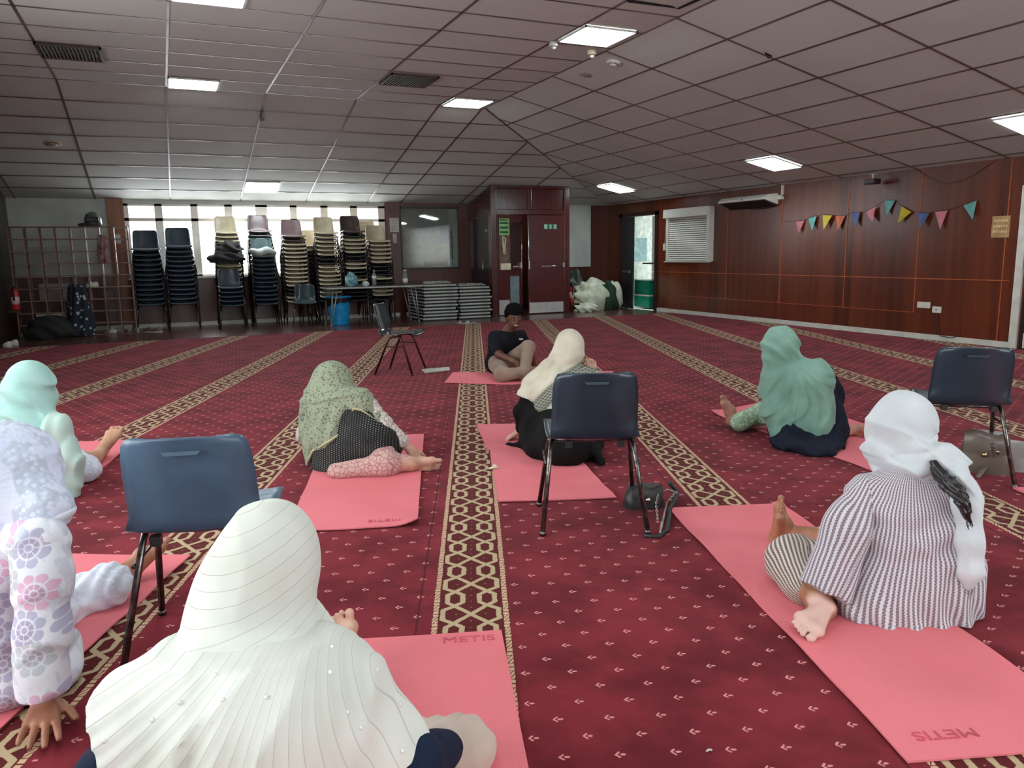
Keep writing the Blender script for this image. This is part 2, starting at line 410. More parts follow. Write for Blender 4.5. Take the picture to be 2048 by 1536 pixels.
# vents -----------------------------------------------------------
m_vd = mat('dark_vent_metal', srgb(60, 44, 40), .5, var=.1); m_vl = mat('vent_slat_metal', srgb(150, 140, 132), .3, metal=.4)
for (x, y), lab in (((-1.0, 9.37), 'slatted ceiling vent near the left edge of the view'), ((2.68, 9.42), 'slatted ceiling vent left of the corner light panel')):
    t = empty('ceiling_vent', (x+.3, y+.3, ZT), 0, lab, 'vent', 'slatted ceiling vents')
    MB().box(-.29, .29, -.29, .29, -.008, -.005).build('backing', mat('vent_dark', (.012, .01, .01), .8), t)
    MB().box(-.3, .3, -.3, -.28, -.03, -.005).box(-.3, .3, .28, .3, -.03, -.005).box(-.3, -.28, -.3, .3, -.03, -.005).box(.28, .3, -.3, .3, -.03, -.005).build('frame', m_vd, t)
    sm = MB()
    for k in range(16):
        xx = -.26+k*.035; M = Matrix.Translation((xx, 0, -.018)) @ Matrix.Rotation(R(40 if x < 0 else -50), 4, 'Y'); sm.box(-.013, .013, -.28, .28, -.001, .001, 0, M)
    sm.build('slats', m_vl, t)
# detectors -------------------------------------------------------
m_cream = mat('cream_plastic', srgb(226, 218, 190), .4)
def det(px, py, z, r, lab, nm='smoke_detector', m=m_white, h=.05, tilt=0):
    p = G(px, py, z); z0 = zs(p.x, p.y); p = G(px, py, z0-.02); z0 = zs(p.x, p.y); p = G(px, py, z0-.02)
    t = empty(nm, (p.x, p.y, z0-.003), 0, lab, 'detector')
    if tilt: t.rotation_euler = (0, math.atan(tR), 0) if tilt == 1 else (-math.atan(tW), 0, 0)
    MB().lathe([(r, 0), (r, -h*.45), (r*.75, -h*.6)], n=28).build('base', m, t)
    MB().lathe([(r*.55, -h*.5), (r*.55, -h*.8), (r*.3, -h)], n=24).build('sensor_head', m, t)
    MB().lathe([(r*.62, -h*.62), (r*.62, -h*.68)], n=24).build('ring', m_black, t)
det(1107, 88, ZT, .045, 'small white ceiling detector at the left corner of the largest light panel', h=.07)
det(1184, 104, ZT, .05, 'cream smoke detector just below the largest light panel', m=m_cream, h=.08)
det(1228, 127, 3.35, .085, 'round white speaker-like detector right of the cream smoke detector', h=.05, tilt=1)
det(1172, 152, 3.35, .075, 'flat round ceiling disc under the smoke detectors, same colour as tiles', nm='ceiling_disc', m=mat('tile_coloured_paint', srgb(170, 156, 150), .7), h=.02, tilt=1)
det(105, 288, 2.9, .11, 'round beige ceiling disc at the left on the sloping tiles', nm='ceiling_disc', m=mat('beige_disc_plastic', srgb(176, 164, 144), .6), h=.04, tilt=2)
# broken tile corners
def patch(nm, pts, m, lab, cat, dz=.003):
    q = []
    for (x, y) in pts:
        p = G(x, y, 3.2)
        for _ in range(6): p = G(x, y, zs(p.x, p.y)-.007)
        q.append(p)
    return tag(MB().prism(q, (0, 0, dz)).build(nm, m), lab, cat)
m_hole = mat('ceiling_void_black', (.004, .004, .004), 1)
patch('missing_tile_corner', [(522, 231), (529, 240), (532, 251), (518, 252)], m_hole, 'small black hole where a ceiling tile corner is missing', 'hole')
patch('missing_tile_corner', [(1529, 104), (1545, 112), (1536, 118), (1532, 112)], m_hole, 'dark gap at a broken tile joint on the right slope', 'hole')
patch('lifted_tile_gap', [(1250, -2), (1346, 13), (1352, 17), (1256, 5)], m_hole, 'black gap of a lifted ceiling tile at the top edge, left side', 'gap')
patch('lifted_tile_gap', [(1352, 18), (1420, -14), (1430, -12), (1358, 19)], m_hole, 'black slanting gap of the lifted ceiling tile at the top edge', 'gap')
# ------------------------------------------------------------------ right wall fixtures
def rw(y0, y1, z0, z1, d=.01, mb=None, mi=0, off=0): return (mb or MB()).box(XR-off-d, XR-off, y0, y1, z0, z1, mi)
# open double side door: far leaf shut, near leaf swung into the next room
m_dk = mat('dark_navy_door_paint', (.012, .016, .018), .35, var=.2)
f = MB().box(XR-.03, XR+.14, DY0-.1, DY0, 0, DZ+.06).box(XR-.03, XR+.14, DY1, DY1+.12, 0, DZ+.06).box(XR-.03, XR+.14, DY0-.1, DY1+.12, DZ, DZ+.08)
ff = struct(f.build('trim_5', mat('door_frame_dark_wood', srgb(52, 24, 18), .35)), 'dark frame of the open side door')
dl = MB().box(-.02, .02, 0, .60, .01, DZ-.01)
t = struct(empty('door_1', (XR-.01, DY1, 0), R(180-10), 'dark far leaf of the side door, standing nearly shut'))
MB().box(-.022, .022, 0, .62, .01, DZ-.01).build('door_leaf', m_dk, t)
MB().box(.022, .03, .05, .5, .80, .84).box(.022, .05, .42, .5, .79, .85).build('push_bar', mat('tarnished_steel', (.32, .31, .29), .35, metal=.8), t)
t = struct(empty('door_2', (XR+.12, DY0+.02, 0), R(-21), 'dark near leaf of the side door, swung into the bright room'))
q = MB().box(-.022, .022, 0, .62, .01, .78).box(-.022, .022, 0, .62, 1.95, DZ-.01).box(-.022, .022, 0, .1, .78, 1.95).box(-.022, .022, .18, .62, .78, 1.95)
q.build('door_leaf', m_dk, t)
MB().box(-.05, -.022, .1, .5, .80, .83).build('push_bar', mat('tarnished_steel'), t)
# the bright room beyond
m_mint = mat('pale_mint_wall_paint', srgb(228, 240, 236), .7)
br = MB().box(XR+2.2, XR+2.3, 11.5, 18, 0, 2.5).box(XR+.12, XR+2.3, 17.9, 18, 0, 2.5).box(XR+.12, XR+2.3, 11.4, 11.5, 0, 2.5)
struct(br.build('wall_side_room', m_mint), 'pale wall of the bright room seen through the side door')
struct(MB().box(XR+.12, XR+2.3, 11.4, 18, -.05, 0).build('floor', mat('pale_lino', srgb(190, 205, 200), .4)), 'pale floor of the side room')
struct(MB().box(XR+.12, XR+2.3, 11.4, 18, 2.5, 2.55).build('ceiling', m_white), 'ceiling of the side room')
tl = empty('ceiling_light', (XR+1.2, 14.9, 2.49), 0, 'light panel of the bright room behind the side door', 'ceiling light')
MB().box(-.6, .6, -.15, .15, -.02, 0).build('diffuser', m_led, tl)
m_teal = mat('green_cabinet_laminate', srgb(20, 120, 96), .35)
t = empty('storage_cabinet', (XR+.62, 14.6, 0), 0, 'green two-tier cabinet seen through the side doorway', 'cabinet')
MB().box(-.45, .45, -.3, .3, .03, .28).box(-.45, .45, -.3, .3, .31, .62).build('body', m_teal, t)
MB().box(-.46, .46, -.32, .32, .28, .31).box(-.46, .46, -.32, .32, .62, .64).build('shelf', m_white, t)
t = empty('walking_frame', (XR+.55, 14.5, .64), 0, 'black metal frame standing on the green cabinet in the doorway', 'frame')
MB().tube([(-.2, -.2, 0), (-.12, -.2, .34), (.05, -.2, .34)], .015).tube([(.15, -.2, 0), (.0, -.2, .55), (-.1, -.2, .55)], .015).build('legs', m_black, t)
MB().box(-.3, .3, -.25, .2, .34, .37).build('tray', m_black, t)
tag(MB().tube([(XR+.4, 14.2, 1.3), (XR+.4, 14.2, 1.62), (XR+.5, 14.2, 1.66), (XR+.7, 14.2, 1.66)], .03).tube([(XR+.4, 14.2, 1.3), (XR+.5, 14.2, 1.26), (XR+.7, 14.2, 1.26)], .03).box(XR+.66, XR+.72, 14.17, 14.23, 0.64, 1.7).build('grab_rail', m_black), 'black looped rail inside the bright side room', 'rail')
tag(MB().box(XR+1.2, XR+1.9, 16.98, 17.05, 1.0, 1.6).build('pinboard', mat('pale_blue_panel', srgb(170, 200, 205), .5)), 'pale blue pinboard on the side room wall', 'pinboard')
# roller shutter
m_sh = mat('white_shutter_plastic', srgb(214, 214, 204), .4, var=.04); m_sh2 = mat('shutter_slat_grey', srgb(70, 76, 74), .5)
t = empty('roller_shutter', (XR, 12.72, 1.05), 0, 'closed white roller shutter over a serving hatch in the veneer wall', 'shutter')
W2 = .73
MB().box(-.16, 0, -W2, W2-.08, .86, 1.03).build('roller_box', m_sh, t, bevel=.008)
MB().box(-.12, 0, -W2-.05, -W2+.03, 0, 1.03).box(-.05, 0, -W2, W2+.02, -.02, .0).box(-.06, 0, W2-.13, W2-.06, 0, .86).build('side_guide', m_sh, t, bevel=.003)
sl = MB()
for k in range(21):
    z0 = .02+k*.04
    M = Matrix.Translation((-.035, 0, z0+.02)) @ Matrix.Rotation(R(30), 4, 'Y'); sl.box(-.004, .004, -W2+.03, W2-.13, -.0175, .0175, 0, M)
sl.build('slats', m_sh, t)
MB().box(-.032, -.025, -W2+.03, W2-.13, 0, .85).build('backing', m_sh2, t)
MB().box(-.05, -.028, -W2+.03, W2-.13, .01, .035).build('bottom_rail', m_sh, t)
MB().tube([(-.05, W2-.06, .86), (-.03, W2+.02, .33)], .006).build('pull_strap', m_cream, t)
MB().box(-.05, 0, W2-.02, W2+.06, .22, .36).build('strap_winder', m_sh, t, bevel=.01)
# heater
t = empty('wall_heater', (XR, 10.88, 2.0), 0, 'white wall-mounted heater with dark underside, below the ceiling', 'heater')
hb = MB().prism([(-.30, -.6, .10), (-.30, .6, .10), (-.26, .6, .17), (0, .6, .19), (0, -.6, .19), (-.26, -.6, .17)], (0, 0, 0))
hb = MB(); 
for yy0, yy1 in ((-.6, .6),):
    hb.prism([(0, yy0, 0), (0, yy0, .19), (-.22, yy0, .17), (-.30, yy0, .12), (-.30, yy0, .085)], (0, yy1-yy0, 0))
hb.build('casing', m_sh, t, bevel=.01)
MB().prism([(-.02, -.57, -.03), (-.02, -.57, .03), (-.29, -.57, .09), (-.28, -.57, .07)], (0, 1.14, 0)).build('grille', mat('vent_dark'), t)
MB().box(-.301, -.296, -.05, -.02, .10, .12).build('badge', m_black, t)
MB().tube([(-.06, -.5, -.02), (-.05, -.3, -.05), (-.05, 0, -.04)], .008).build('cable', m_black, t)
tag(rw(10.16, 10.2, 2.13, ZR, .03).box(XR-.04, XR, 10.16, 10.29, 2.08, 2.15).build('cable_trunking', m_sh), 'white cable trunking and box from the heater up to the ceiling', 'trunking')
# speaker bracket
p = OX(1745, 362, XR-.18)
t = empty('wall_speaker', (p.x, p.y, p.z), 0, 'small dark brown device hanging from the ceiling edge above the bunting', 'speaker')
MB().box(-.07, .07, -.09, .09, -.045, .03).build('body', mat('dark_brown_plastic', srgb(48, 18, 14), .4), t, bevel=.01)
MB().tube([(0, 0, .03), (0, 0, .09)], .012).build('stem', m_cream, t); MB().box(-.03, .03, -.03, .03, .09, .10).build('ceiling_plate', m_sh, t)
# cable swag
a0, a1, a2, a3, a4 = [OX(px, py, XR-.012) for px, py in ((1826, 332), (1850, 352), (1897, 367), (1950, 347), (1998, 314))]
tag(MB().tube([a0, a1, OX(1872, 362, XR-.012), a2, OX(1925, 360, XR-.012), a3, OX(1978, 328, XR-.012), a4], .006).build('drooping_cable', mat('grey_cable', srgb(120, 84, 70), .5)), 'thin cable drooping from the ceiling edge on the veneer wall', 'cable')
# calendar
y0, y1, z0, z1 = OX(2018, 475, XR).y, OX(1986, 432, XR).y, OX(2000, 475, XR).z, OX(2000, 432, XR).z
t = empty('wall_calendar', (XR-.002, (y0+y1)/2, (z0+z1)/2), 0, 'beige paper calendar hanging near the white door frame', 'calendar')
hw, hh = (y1-y0)/2, (z1-z0)/2
MB().box(-.006, 0, -hw, hw, -hh, hh).build('page', mat('beige_paper', srgb(176, 142, 96), .7), t)
cm = MB()
for r in range(3):
    for k in range(6): cm.box(-.008, -.006, -hw*.75+k*hw*.27, -hw*.75+k*hw*.27+hw*.18, hh*.45-r*hh*.5, hh*.45-r*hh*.5+hh*.22)
cm.build('date_grid', mat('pale_paper_print', srgb(214, 190, 140), .7), t)
MB().tube([(-.004, 0, hh), (-.004, 0, hh+.03)], .004).build('hook', m_black, t)
# sockets
for nm, ya, yb, za, zb, lab in (('blank_socket_plate', OX(1861, 610, XR).y, OX(1836, 610, XR).y, .43, .51, 'wide white double socket plate low on the veneer wall'),
                                ('single_socket', OX(1883, 620, XR).y, OX(1866, 620, XR).y, .375, .46, 'small square white socket right of the wide plate')):
    t = empty(nm, (XR, (ya+yb)/2, (za+zb)/2), 0, lab, 'socket')
    MB().box(-.02, 0, -(yb-ya)/2, (yb-ya)/2, -.042, .042).build('plate', m_sh, t, bevel=.004)
    MB().box(-.024, -.02, -.008, .008, -.008, .008).build('switch', m_black if nm[0] == 's' else m_sh, t)
tag(MB().tube([OX(1874, 628, XR-.01), OX(1874, 655, XR-.012), OX(1880, 672, XR-.03), OX(1905, 676, XR-.05), OX(1918, 670, XR-.04)], .006).build('black_cord', m_black), 'black cord hanging from the small socket to the skirting', 'cord')
# bunting
fl_ = [((1592, 443), (1609, 441), (1600, 467), 'pink', (205, 130, 140)), ((1616, 437), (1633, 432), (1627, 461), 'turquoise', (110, 175, 170)), ((1645, 430), (1664, 431), (1650, 459), 'yellow', (200, 178, 60)),
       ((1671, 432), (1690, 432), (1679, 461), 'orange', (196, 108, 80)), ((1702, 426), (1720, 425), (1714, 455), 'blue', (88, 104, 150)), ((1731, 424), (1751, 413), (1748, 445), 'pink', (190, 120, 130)),
       ((1769, 401), (1790, 401), (1776, 431), 'turquoise', (110, 175, 165)), ((1803, 413), (1823, 424), (1798, 446), 'yellow', (200, 178, 50)), ((1835, 425), (1859, 427), (1844, 456), 'blue', (84, 96, 150)),
       ((1870, 424), (1895, 421), (1883, 459), 'pink', (186, 92, 110)), ((1927, 411), (1953, 401), (1948, 439), 'turquoise', (95, 175, 170))]
ords = ['leftmost', 'second', 'third', 'fourth', 'fifth', 'sixth', 'seventh', 'eighth', 'ninth', 'tenth', 'rightmost']
for i, (a, b_, c_, cn, col) in enumerate(fl_):
    q = [OX(*p, XR-.02-.012*(i % 3)) for p in (a, b_, c_)]; q[2].x -= .03
    tag(MB().prism(q, (.004, 0, 0)).build('bunting_flag', mat('felt_'+cn, srgb(*col), .9)), '%s triangular %s flag of the bunting on the veneer wall, counted from the left' % (cn, ords[i]) if i not in (0, 10) else '%s triangular flag at the %s end of the bunting' % (cn, 'left' if i == 0 else 'right'), 'bunting flag', 'flags of the bunting')
st = [OX(1568, 443, XR-.01)]
for a, b_, *_ in fl_: st += [OX(a[0], a[1]-1, XR-.018), OX(b_[0], b_[1]-1, XR-.018)]
tag(MB().tube(st, .003, 6).build('bunting_string', mat('dark_red_string', srgb(84, 40, 30), .8)), 'dark string carrying the row of bunting flags', 'string')
# ------------------------------------------------------------------ wooden entrance lobby
BX0, BX1, BY = 6.03, 7.80, 14.45
def lb(x0, x1, z0, z1, y0=BY, y1=BY+.05, mb=None, mi=0): return (mb or MB()).box(x0, x1, y0, y1, z0, z1, mi)
bx = MB()
bx.box(BX0, BX0+.12, BY, BY+.1, 0, 2.6).box(BX1-.12, BX1, BY, BY+.1, 0, 2.6)
bx.box(BX0+.12, BX1-.12, BY+.005, BY+.09, 2.03, 2.13).box(BX0+.12, BX1-.12, BY, BY+.1, 2.54, 2.6).box(6.86, 6.93, BY+.005, BY+.09, 2.13, 2.54)
bx.box(BX0+.12, 6.86, BY+.03, BY+.06, 2.13, 2.54).box(6.93, BX1-.12, BY+.03, BY+.06, 2.13, 2.54)
bx.box(BX1-.05, BX1, BY+.1, YW, 0, 2.34)
def side(x0, x1, y0, y1, z0, z1): bx.box(x0, x1, y0, y1, z0, z1)
bx.prism([(BX0+.002, BY+.1, 2.0), (BX0+.002, BY+.1, 2.57), (BX0+.002, YW, 2.28), (BX0+.002, YW, 2.0)], (.05, 0, 0))
bx.box(BX0, BX0+.05, BY+.1, BY+.16, 0, 2.0).box(BX0, BX0+.05, YW-.12, YW, 0, 2.0)
struct(bx.build('wall_lobby', m_box, bevel=.006), 'maroon wooden lobby box around the entrance doors')
struct(MB().box(BX0+.1, BX1-.05, BY+.1, YW, 2.28, 2.3).build('ceiling', m_box), 'inner lid of the wooden lobby')
# side door of lobby
t = struct(empty('door_4', (BX0+.03, BY+.16, 0), 0, 'dark lobby side door with narrow glass strip'))
yl_ = YW-.12-(BY+.16)
MB().box(-.02, .02, 0, yl_, .01, 1.99).build('door_leaf', mat('dark_maroon_side_door', srgb(40, 18, 18), .4), t)
ys = [OX(px, 480, BX0).y-(BY+.16) for px in (946, 928)]
MB().box(-.026, -.02, ys[0], ys[1], .95, 1.95).build('vision_glass', mat('dark_smoky_glass', srgb(96, 84, 82), .12), t)
MB().tube([(-.06, .25, .8), (-.06, .25, 1.15)], .014).build('pull_handle', mat('steel_handle', (.35, .34, .32), .3, metal=.9), t)
MB().lathe([(.03, 0), (.03, .004)], (-.023, .13, 1.72), 16, 0, Matrix.Rotation(R(-90), 4, 'Y')).build('heart_sticker', m_white, t)
# front doors
FZ = 2.02; m_st = mat('brushed_aluminium', (.62, .64, .64), .35, metal=.6, var=.05); m_chr = mat('bright_chrome', (.75, .75, .72), .18, metal=1)
xs = lambda px: OY(px, 530, BY).x
t = struct(empty('door_5', (BX1-.12, BY+.03, 0), R(180), 'right maroon entrance door leaf, shut, with push bar and kick plate'))
wR = (BX1-.12)-xs(1056)
MB().box(0, wR, -.022, .022, .01, FZ).build('door_leaf', m_boxd, t, bevel=.003)
MB().box(.03, wR-.02, .022, .028, .03, .245).build('kick_plate', m_st, t)
MB().tube([(.05, .07, .985), (wR*.66, .07, .985)], .011).box(.03, .07, .022, .09, .96, 1.05).build('push_bar', m_chr, t)
MB().box(wR-.03, wR+.0, .022, .06, .93, 1.1).tube([(wR-.015, .035, .05), (wR-.015, .035, 1.95)], .008).build('bolt_rod', m_chr, t)
m_sg = mat('exit_sign_green', srgb(20, 92, 62), .5); m_sw = mat('exit_sign_pale', srgb(190, 225, 200), .5)
MB().box(.17, .48, .022, .027, 1.735, 1.845).build('exit_sign', m_sg, t)
sx = MB()
sx.box(.185, .255, .027, .029, 1.75, 1.83).box(.30, .345, .027, .029, 1.75, 1.83)
sx.box(.40, .465, .027, .029, 1.75, 1.83)
sx.build('sign_panels', m_sw, t)
ar = MB().prism([(.45, .0295, 1.79), (.43, .0295, 1.81), (.43, .0295, 1.77)], (0, .001, 0)).box(.41, .43, .0295, .0305, 1.786, 1.794)
ar.tube([(.32, .030, 1.82), (.325, .030, 1.80), (.315, .030, 1.78), (.33, .030, 1.76)], .005).build('sign_arrow', m_sg, t)
text_mesh('sign_words', 'Exit', .06, Matrix.Translation((.215, .0295, 1.79)) @ Matrix.Rotation(R(180), 4, 'Z') @ Matrix.Rotation(R(90), 4, 'X'), m_sg, t)
wL = xs(1046)-(BX0+.12)
t = struct(empty('door_6', (BX0+.13, BY+.03, 0), R(5), 'left maroon entrance door leaf, slightly ajar, with glass strip'))
xg0, xg1, xd0 = xs(997)-BX0-.13, xs(1012)-BX0-.13, xs(1018)-BX0-.13
lf = MB().box(0, wL, -.022, .022, .01, .93).box(0, wL, -.022, .022, 1.95, FZ).box(0, .04, -.022, .022, .93, 1.95).box(.29, wL, -.022, .022, .93, 1.95)
lf.build('door_leaf', m_boxd, t, bevel=.003)
MB().box(.04, .29, -.004, .004, .93, 1.95).build('vision_glass', mat('brownish_door_glass', srgb(120, 104, 92), .15), t)
MB().box(.31, wL-.03, -.03, -.024, 1.02, 1.88).build('dark_upper_panel', mat('dark_maroon_gloss', srgb(44, 16, 18), .12, coat=.5), t)
MB().box(.28, wL-.08, -.028, -.022, .10, .80).build('lower_plate', mat('pale_blue_grey_plate', srgb(120, 140, 146), .3), t)
MB().box(.02, .26, -.028, -.022, .02, .32).build('kick_plate', m_st, t)
MB().tube([(.33, -.07, .985), (wL-.08, -.07, .985)], .011).box(wL-.1, wL-.05, -.09, -.022, .96, 1.07).build('push_bar', m_chr, t)
MB().box(.05, .28, -.07, -.022, .93, 1.06).build('lock_box', m_cream, t, bevel=.01)
MB().tube([(wL-.015, -.03, .05), (wL-.015, -.03, 1.9)], .008).build('edge_strip', m_chr, t)
MB().box(.045, .27, -.03, -.024, 1.62, 1.95).build('green_notice', mat('pale_green_notice', srgb(150, 200, 130), .6), t)
gn = MB()
for k in range(3): gn.box(.06, .25, -.032, -.03, 1.66+k*.09, 1.70+k*.09)
gn.box(.06, .25, -.032, -.03, 1.905, 1.93).build('notice_lines', mat('exit_sign_green'), t)
MB().tube([(.12, -.03, 1.6), (.18, -.03, 1.55), (.16, -.03, 1.35), (.19, -.03, 1.22), (.14, -.03, 1.24), (.12, -.03, 1.5), (.11, -.03, 1.58)], .018, 8).build('paper_ribbon', m_cream, t)
lg = empty('ceiling_light', ((xs(1048)), BY+.8, 2.27), 0, 'lamp inside the wooden lobby behind the ajar door', 'ceiling light')
MB().box(-.15, .15, -.15, .15, -.02, 0).build('diffuser', m_led, lg)
# ------------------------------------------------------------------ back wall fixtures
t = empty('notice_case', ((4.552+5.777)/2, YW, 1.6), 0, 'large glass-fronted notice case left of the wooden lobby', 'notice case')
cx = (4.552+5.777)/2; hw = .612
MB().box(-hw, hw, -.012, 0, -.63, .62).build('back_board', mat('grey_green_board', srgb(120, 132, 128), .6), t)
MB().box(-hw-.02, hw+.02, -.07, 0, .60, .64).box(-hw-.02, hw+.02, -.07, 0, -.65, -.61).box(-hw-.03, -hw, -.07, 0, -.65, .64).box(hw, hw+.03, -.07, 0, -.65, .64).build('frame', mat('dark_bronze_frame', srgb(44, 34, 30), .4), t)
pz = lambda px0, px1, py0, py1: (OY(px0, py0, YW).x-cx, OY(px1, py0, YW).x-cx, OY(px0, py1, YW).z-1.6, OY(px0, py0, YW).z-1.6)
def paper(nm, px0, px1, py0, py1, m, y=-.016):
    a, b_, c_, d_ = pz(px0, px1, py0, py1); MB().box(a, b_, y-.002, y, c_, d_).build(nm, m, t)
paper('large_poster', 803, 845, 466, 535, mat('pale_green_paper', srgb(150, 162, 148), .6))
paper('poster', 848, 872, 460, 530, mat('yellowish_paper', srgb(142, 138, 112), .6))
paper('poster', 873, 898, 487, 515, mat('old_map_paper', srgb(160, 158, 120), .6))
paper('blue_poster', 872, 899, 463, 484, mat('dull_blue_paper', srgb(40, 110, 140), .5))
paper('dark_strip', 898, 903, 463, 518, mat('dark_teal_strip', srgb(10, 40, 44), .5))
paper('dark_strip', 848, 895, 524, 531, mat('dark_teal_strip'))
paper('header_sheet', 802, 880, 455, 471, mat('grey_sheet', srgb(150, 160, 158), .5), -.02)
paper('sheet', 896, 912, 520, 537, mat('grey_sheet'), -.02)
gm, nt, b = newmat('case_glass'); 
for n in list(nt.nodes):
    if n != nt.nodes.get('Material Output'): nt.nodes.remove(n)
tr = nt.nodes.new('ShaderNodeBsdfTransparent'); tr.inputs[0].default_value = (.9, .94, .93, 1); gl = nt.nodes.new('ShaderNodeBsdfGlossy'); gl.inputs['Roughness'].default_value = .02
mx = nt.nodes.new('ShaderNodeMixShader'); mx.inputs[0].default_value = .14
nt.links.new(tr.outputs[0], mx.inputs[1]); nt.links.new(gl.outputs[0], mx.inputs[2]); nt.links.new(mx.outputs[0], nt.nodes['Material Output'].inputs[0])
MB().box(-hw, hw, -.06, -.056, -.61, .60).build('glass', gm, t)
for nm, a, lab in (('paper_notice', (780, 797, 436, 464), 'white printed notice taped on the pillar beside the notice case'), ('paper_notice', (786, 793, 467, 486), 'narrow small notice under the printed notice on the pillar')):
    p0, p1 = OY(a[0], a[3], YW-.062), OY(a[1], a[2], YW-.062)
    t2 = empty(nm, ((p0.x+p1.x)/2, YW-.061, (p0.z+p1.z)/2), 0, lab, 'notice'); w_, h_ = abs(p1.x-p0.x)/2, abs(p1.z-p0.z)/2
    MB().box(-w_, w_, -.003, 0, -h_, h_).build('sheet', mat('white_paper', srgb(196, 196, 186), .7), t2)
    ln = MB()
    for k in range(6): ln.box(-w_*.75, w_*.7, -.004, -.003, h_*.7-k*h_*.27, h_*.7-k*h_*.27+.006)
    ln.build('printed_lines', mat('grey_print', srgb(120, 120, 115), .8), t2)
# lobby-right: extinguisher and laundry pile
def extinguisher(loc, lab, h=.45, r=.07):
    t = empty('fire_extinguisher', loc, 0, lab, 'fire extinguisher')
    red = mat('extinguisher_red', srgb(190, 36, 36), .3)
    MB().lathe([(r*.9, 0), (r, .02), (r, h*.74), (r*.6, h*.84), (r*.3, h*.88)], n=20).build('cylinder', red, t)
    MB().lathe([(r*1.01, h*.25), (r*1.01, h*.55)], n=20).build('label', mat('extinguisher_label', srgb(215, 180, 180), .6), t)
    MB().lathe([(r*.3, h*.86), (r*.3, h*.94)]).box(-.015, .015, -r, r*.3, h*.94, h*.98).build('valve', m_black, t)
    MB().tube([(0, -r*.3, h*.92), (0, -r*1.3, h*.85), (0, -r*1.3, h*.4)], .012).build('hose', m_black, t)
extinguisher((8.0, 14.75, .18), 'red fire extinguisher standing on a box right of the wooden lobby', .42, .06)
tag(MB().box(7.9, 8.12, 14.62, 14.86, 0, .18).build('low_box', m_box), 'low dark box under the fire extinguisher by the lobby', 'box')
pe_ = OY(33, 621, 14.55); extinguisher((pe_.x, 14.55, pe_.z), 'red fire extinguisher hanging at the left end of the cubby rack', .40, .06)
tag(MB().box(pe_.x-.09, pe_.x+.07, 14.48, 14.62, pe_.z-.03, pe_.z).build('wall_bracket', m_black), 'black bracket under the extinguisher at the left end of the rack', 'bracket')
def lump(nm, c, r, m, lab, cat, seed=0, amp=.25, flat=.0, parent=None, n=28):
    r3 = r if isinstance(r, tuple) else (r, r, r); rr = random.Random(seed); ph = [(rr.uniform(2, 6), rr.uniform(0, 6.3), rr.uniform(2, 6), rr.uniform(0, 6.3), rr.uniform(.4, 1)) for _ in range(7)]
    def fn(u, v):
        th = u*2*math.pi; f = v*math.pi; x, y, z = math.sin(f)*math.cos(th), math.sin(f)*math.sin(th), -math.cos(f)
        k = 1+amp*sum(math.sin(a*x*1.7+b*1.0+c_*z*1.3)*math.sin(c_*y+d_)*e for a, b, c_, d_, e in ph)/3
        p = Vector((x*r3[0]*k, y*r3[1]*k, z*r3[2]*k)); 
        if p.z < -r3[2]*.55: p.z = -r3[2]*.55
        return Vector(c)+p+Vector((0, 0, r3[2]*.55))
    o = MB().grid(fn, n*2, n, wrap=True).build(nm, m, parent)
    if not parent: tag(o, lab, cat)
    return o
m_sheet = mat('cream_green_sheet', srgb(205, 212, 190), .85, bp=.6, bs=14); m_dgr = mat('dark_green_net', srgb(28, 58, 34), .8, bp=.8, bs=30)
lump('cloth_bundle', (8.55, 14.85, 0), (.42, .28, .42), m_sheet, 'large cream sheet bundle on the floor between lobby and side door', 'bundle', 3, .35)
lump('cloth_bundle', (8.22, 14.5, 0), (.26, .2, .12), m_sheet, 'low cream cloth spilling in front of the big sheet bundle', 'bundle', 5, .4)
lump('cloth_bundle', (8.95, 14.8, 0), (.22, .24, .40), m_dgr, 'dark green net bundle between the two cream bundles', 'bundle', 8, .4)
lump('cloth_bundle', (9.16, 14.9, .0), (.18, .22, .40), m_sheet, 'narrow cream sack at the right end of the pile', 'bundle', 11, .25)
lump('bag', (8.3, 15.2, .0), (.26, .24, .56), mat('grey_green_plastic', srgb(62, 72, 66), .35, bp=.7, bs=20), 'grey-green plastic bag bulging behind the cream bundle', 'bag', 14, .3)
# ------------------------------------------------------------------ chairs
prof = [(.215, .405, .38), (.21, .422, .405), (.185, .435, .42), (.10, .432, .425), (0, .424, .425), (-.10, .420, .42), (-.155, .424, .41), (-.19, .442, .395), (-.208, .48, .385), (-.222, .54, .38), (-.238, .61, .378), (-.252, .67, .37), (-.262, .71, .355), (-.268, .73, .33), (-.271, .738, .27)]
def shell_mesh(name, m):
    mb = MB(); nt_, ns = 12, len(prof)-1
    P = []
    for i in range(len(prof)):
        y, z, w = prof[i]
        for j in range(nt_+1):
            t = j/nt_*2-1; x = w/2*math.copysign(abs(t)**.9, t); e = t*t*t*t
            if i <= 7: P.append((x, y, z+.012*t*t-.006))
            elif True: P.append((x, y+.03*t*t+.012*e, z-.0))
    n = nt_+1
    # thickness
    bm = bmesh.new(); vs = [bm.verts.new(p) for p in P]
    for i in range(ns):
        for j in range(nt_): bm.faces.new((vs[i*n+j], vs[i*n+j+1], vs[(i+1)*n+j+1], vs[(i+1)*n+j]))
    me = bpy.data.meshes.new(name); bm.normal_update(); bmesh.ops.solidify(bm, geom=bm.faces[:], thickness=.006)
    for f in bm.faces: f.smooth = True
    bm.to_mesh(me); bm.free(); me.materials.append(m); return me
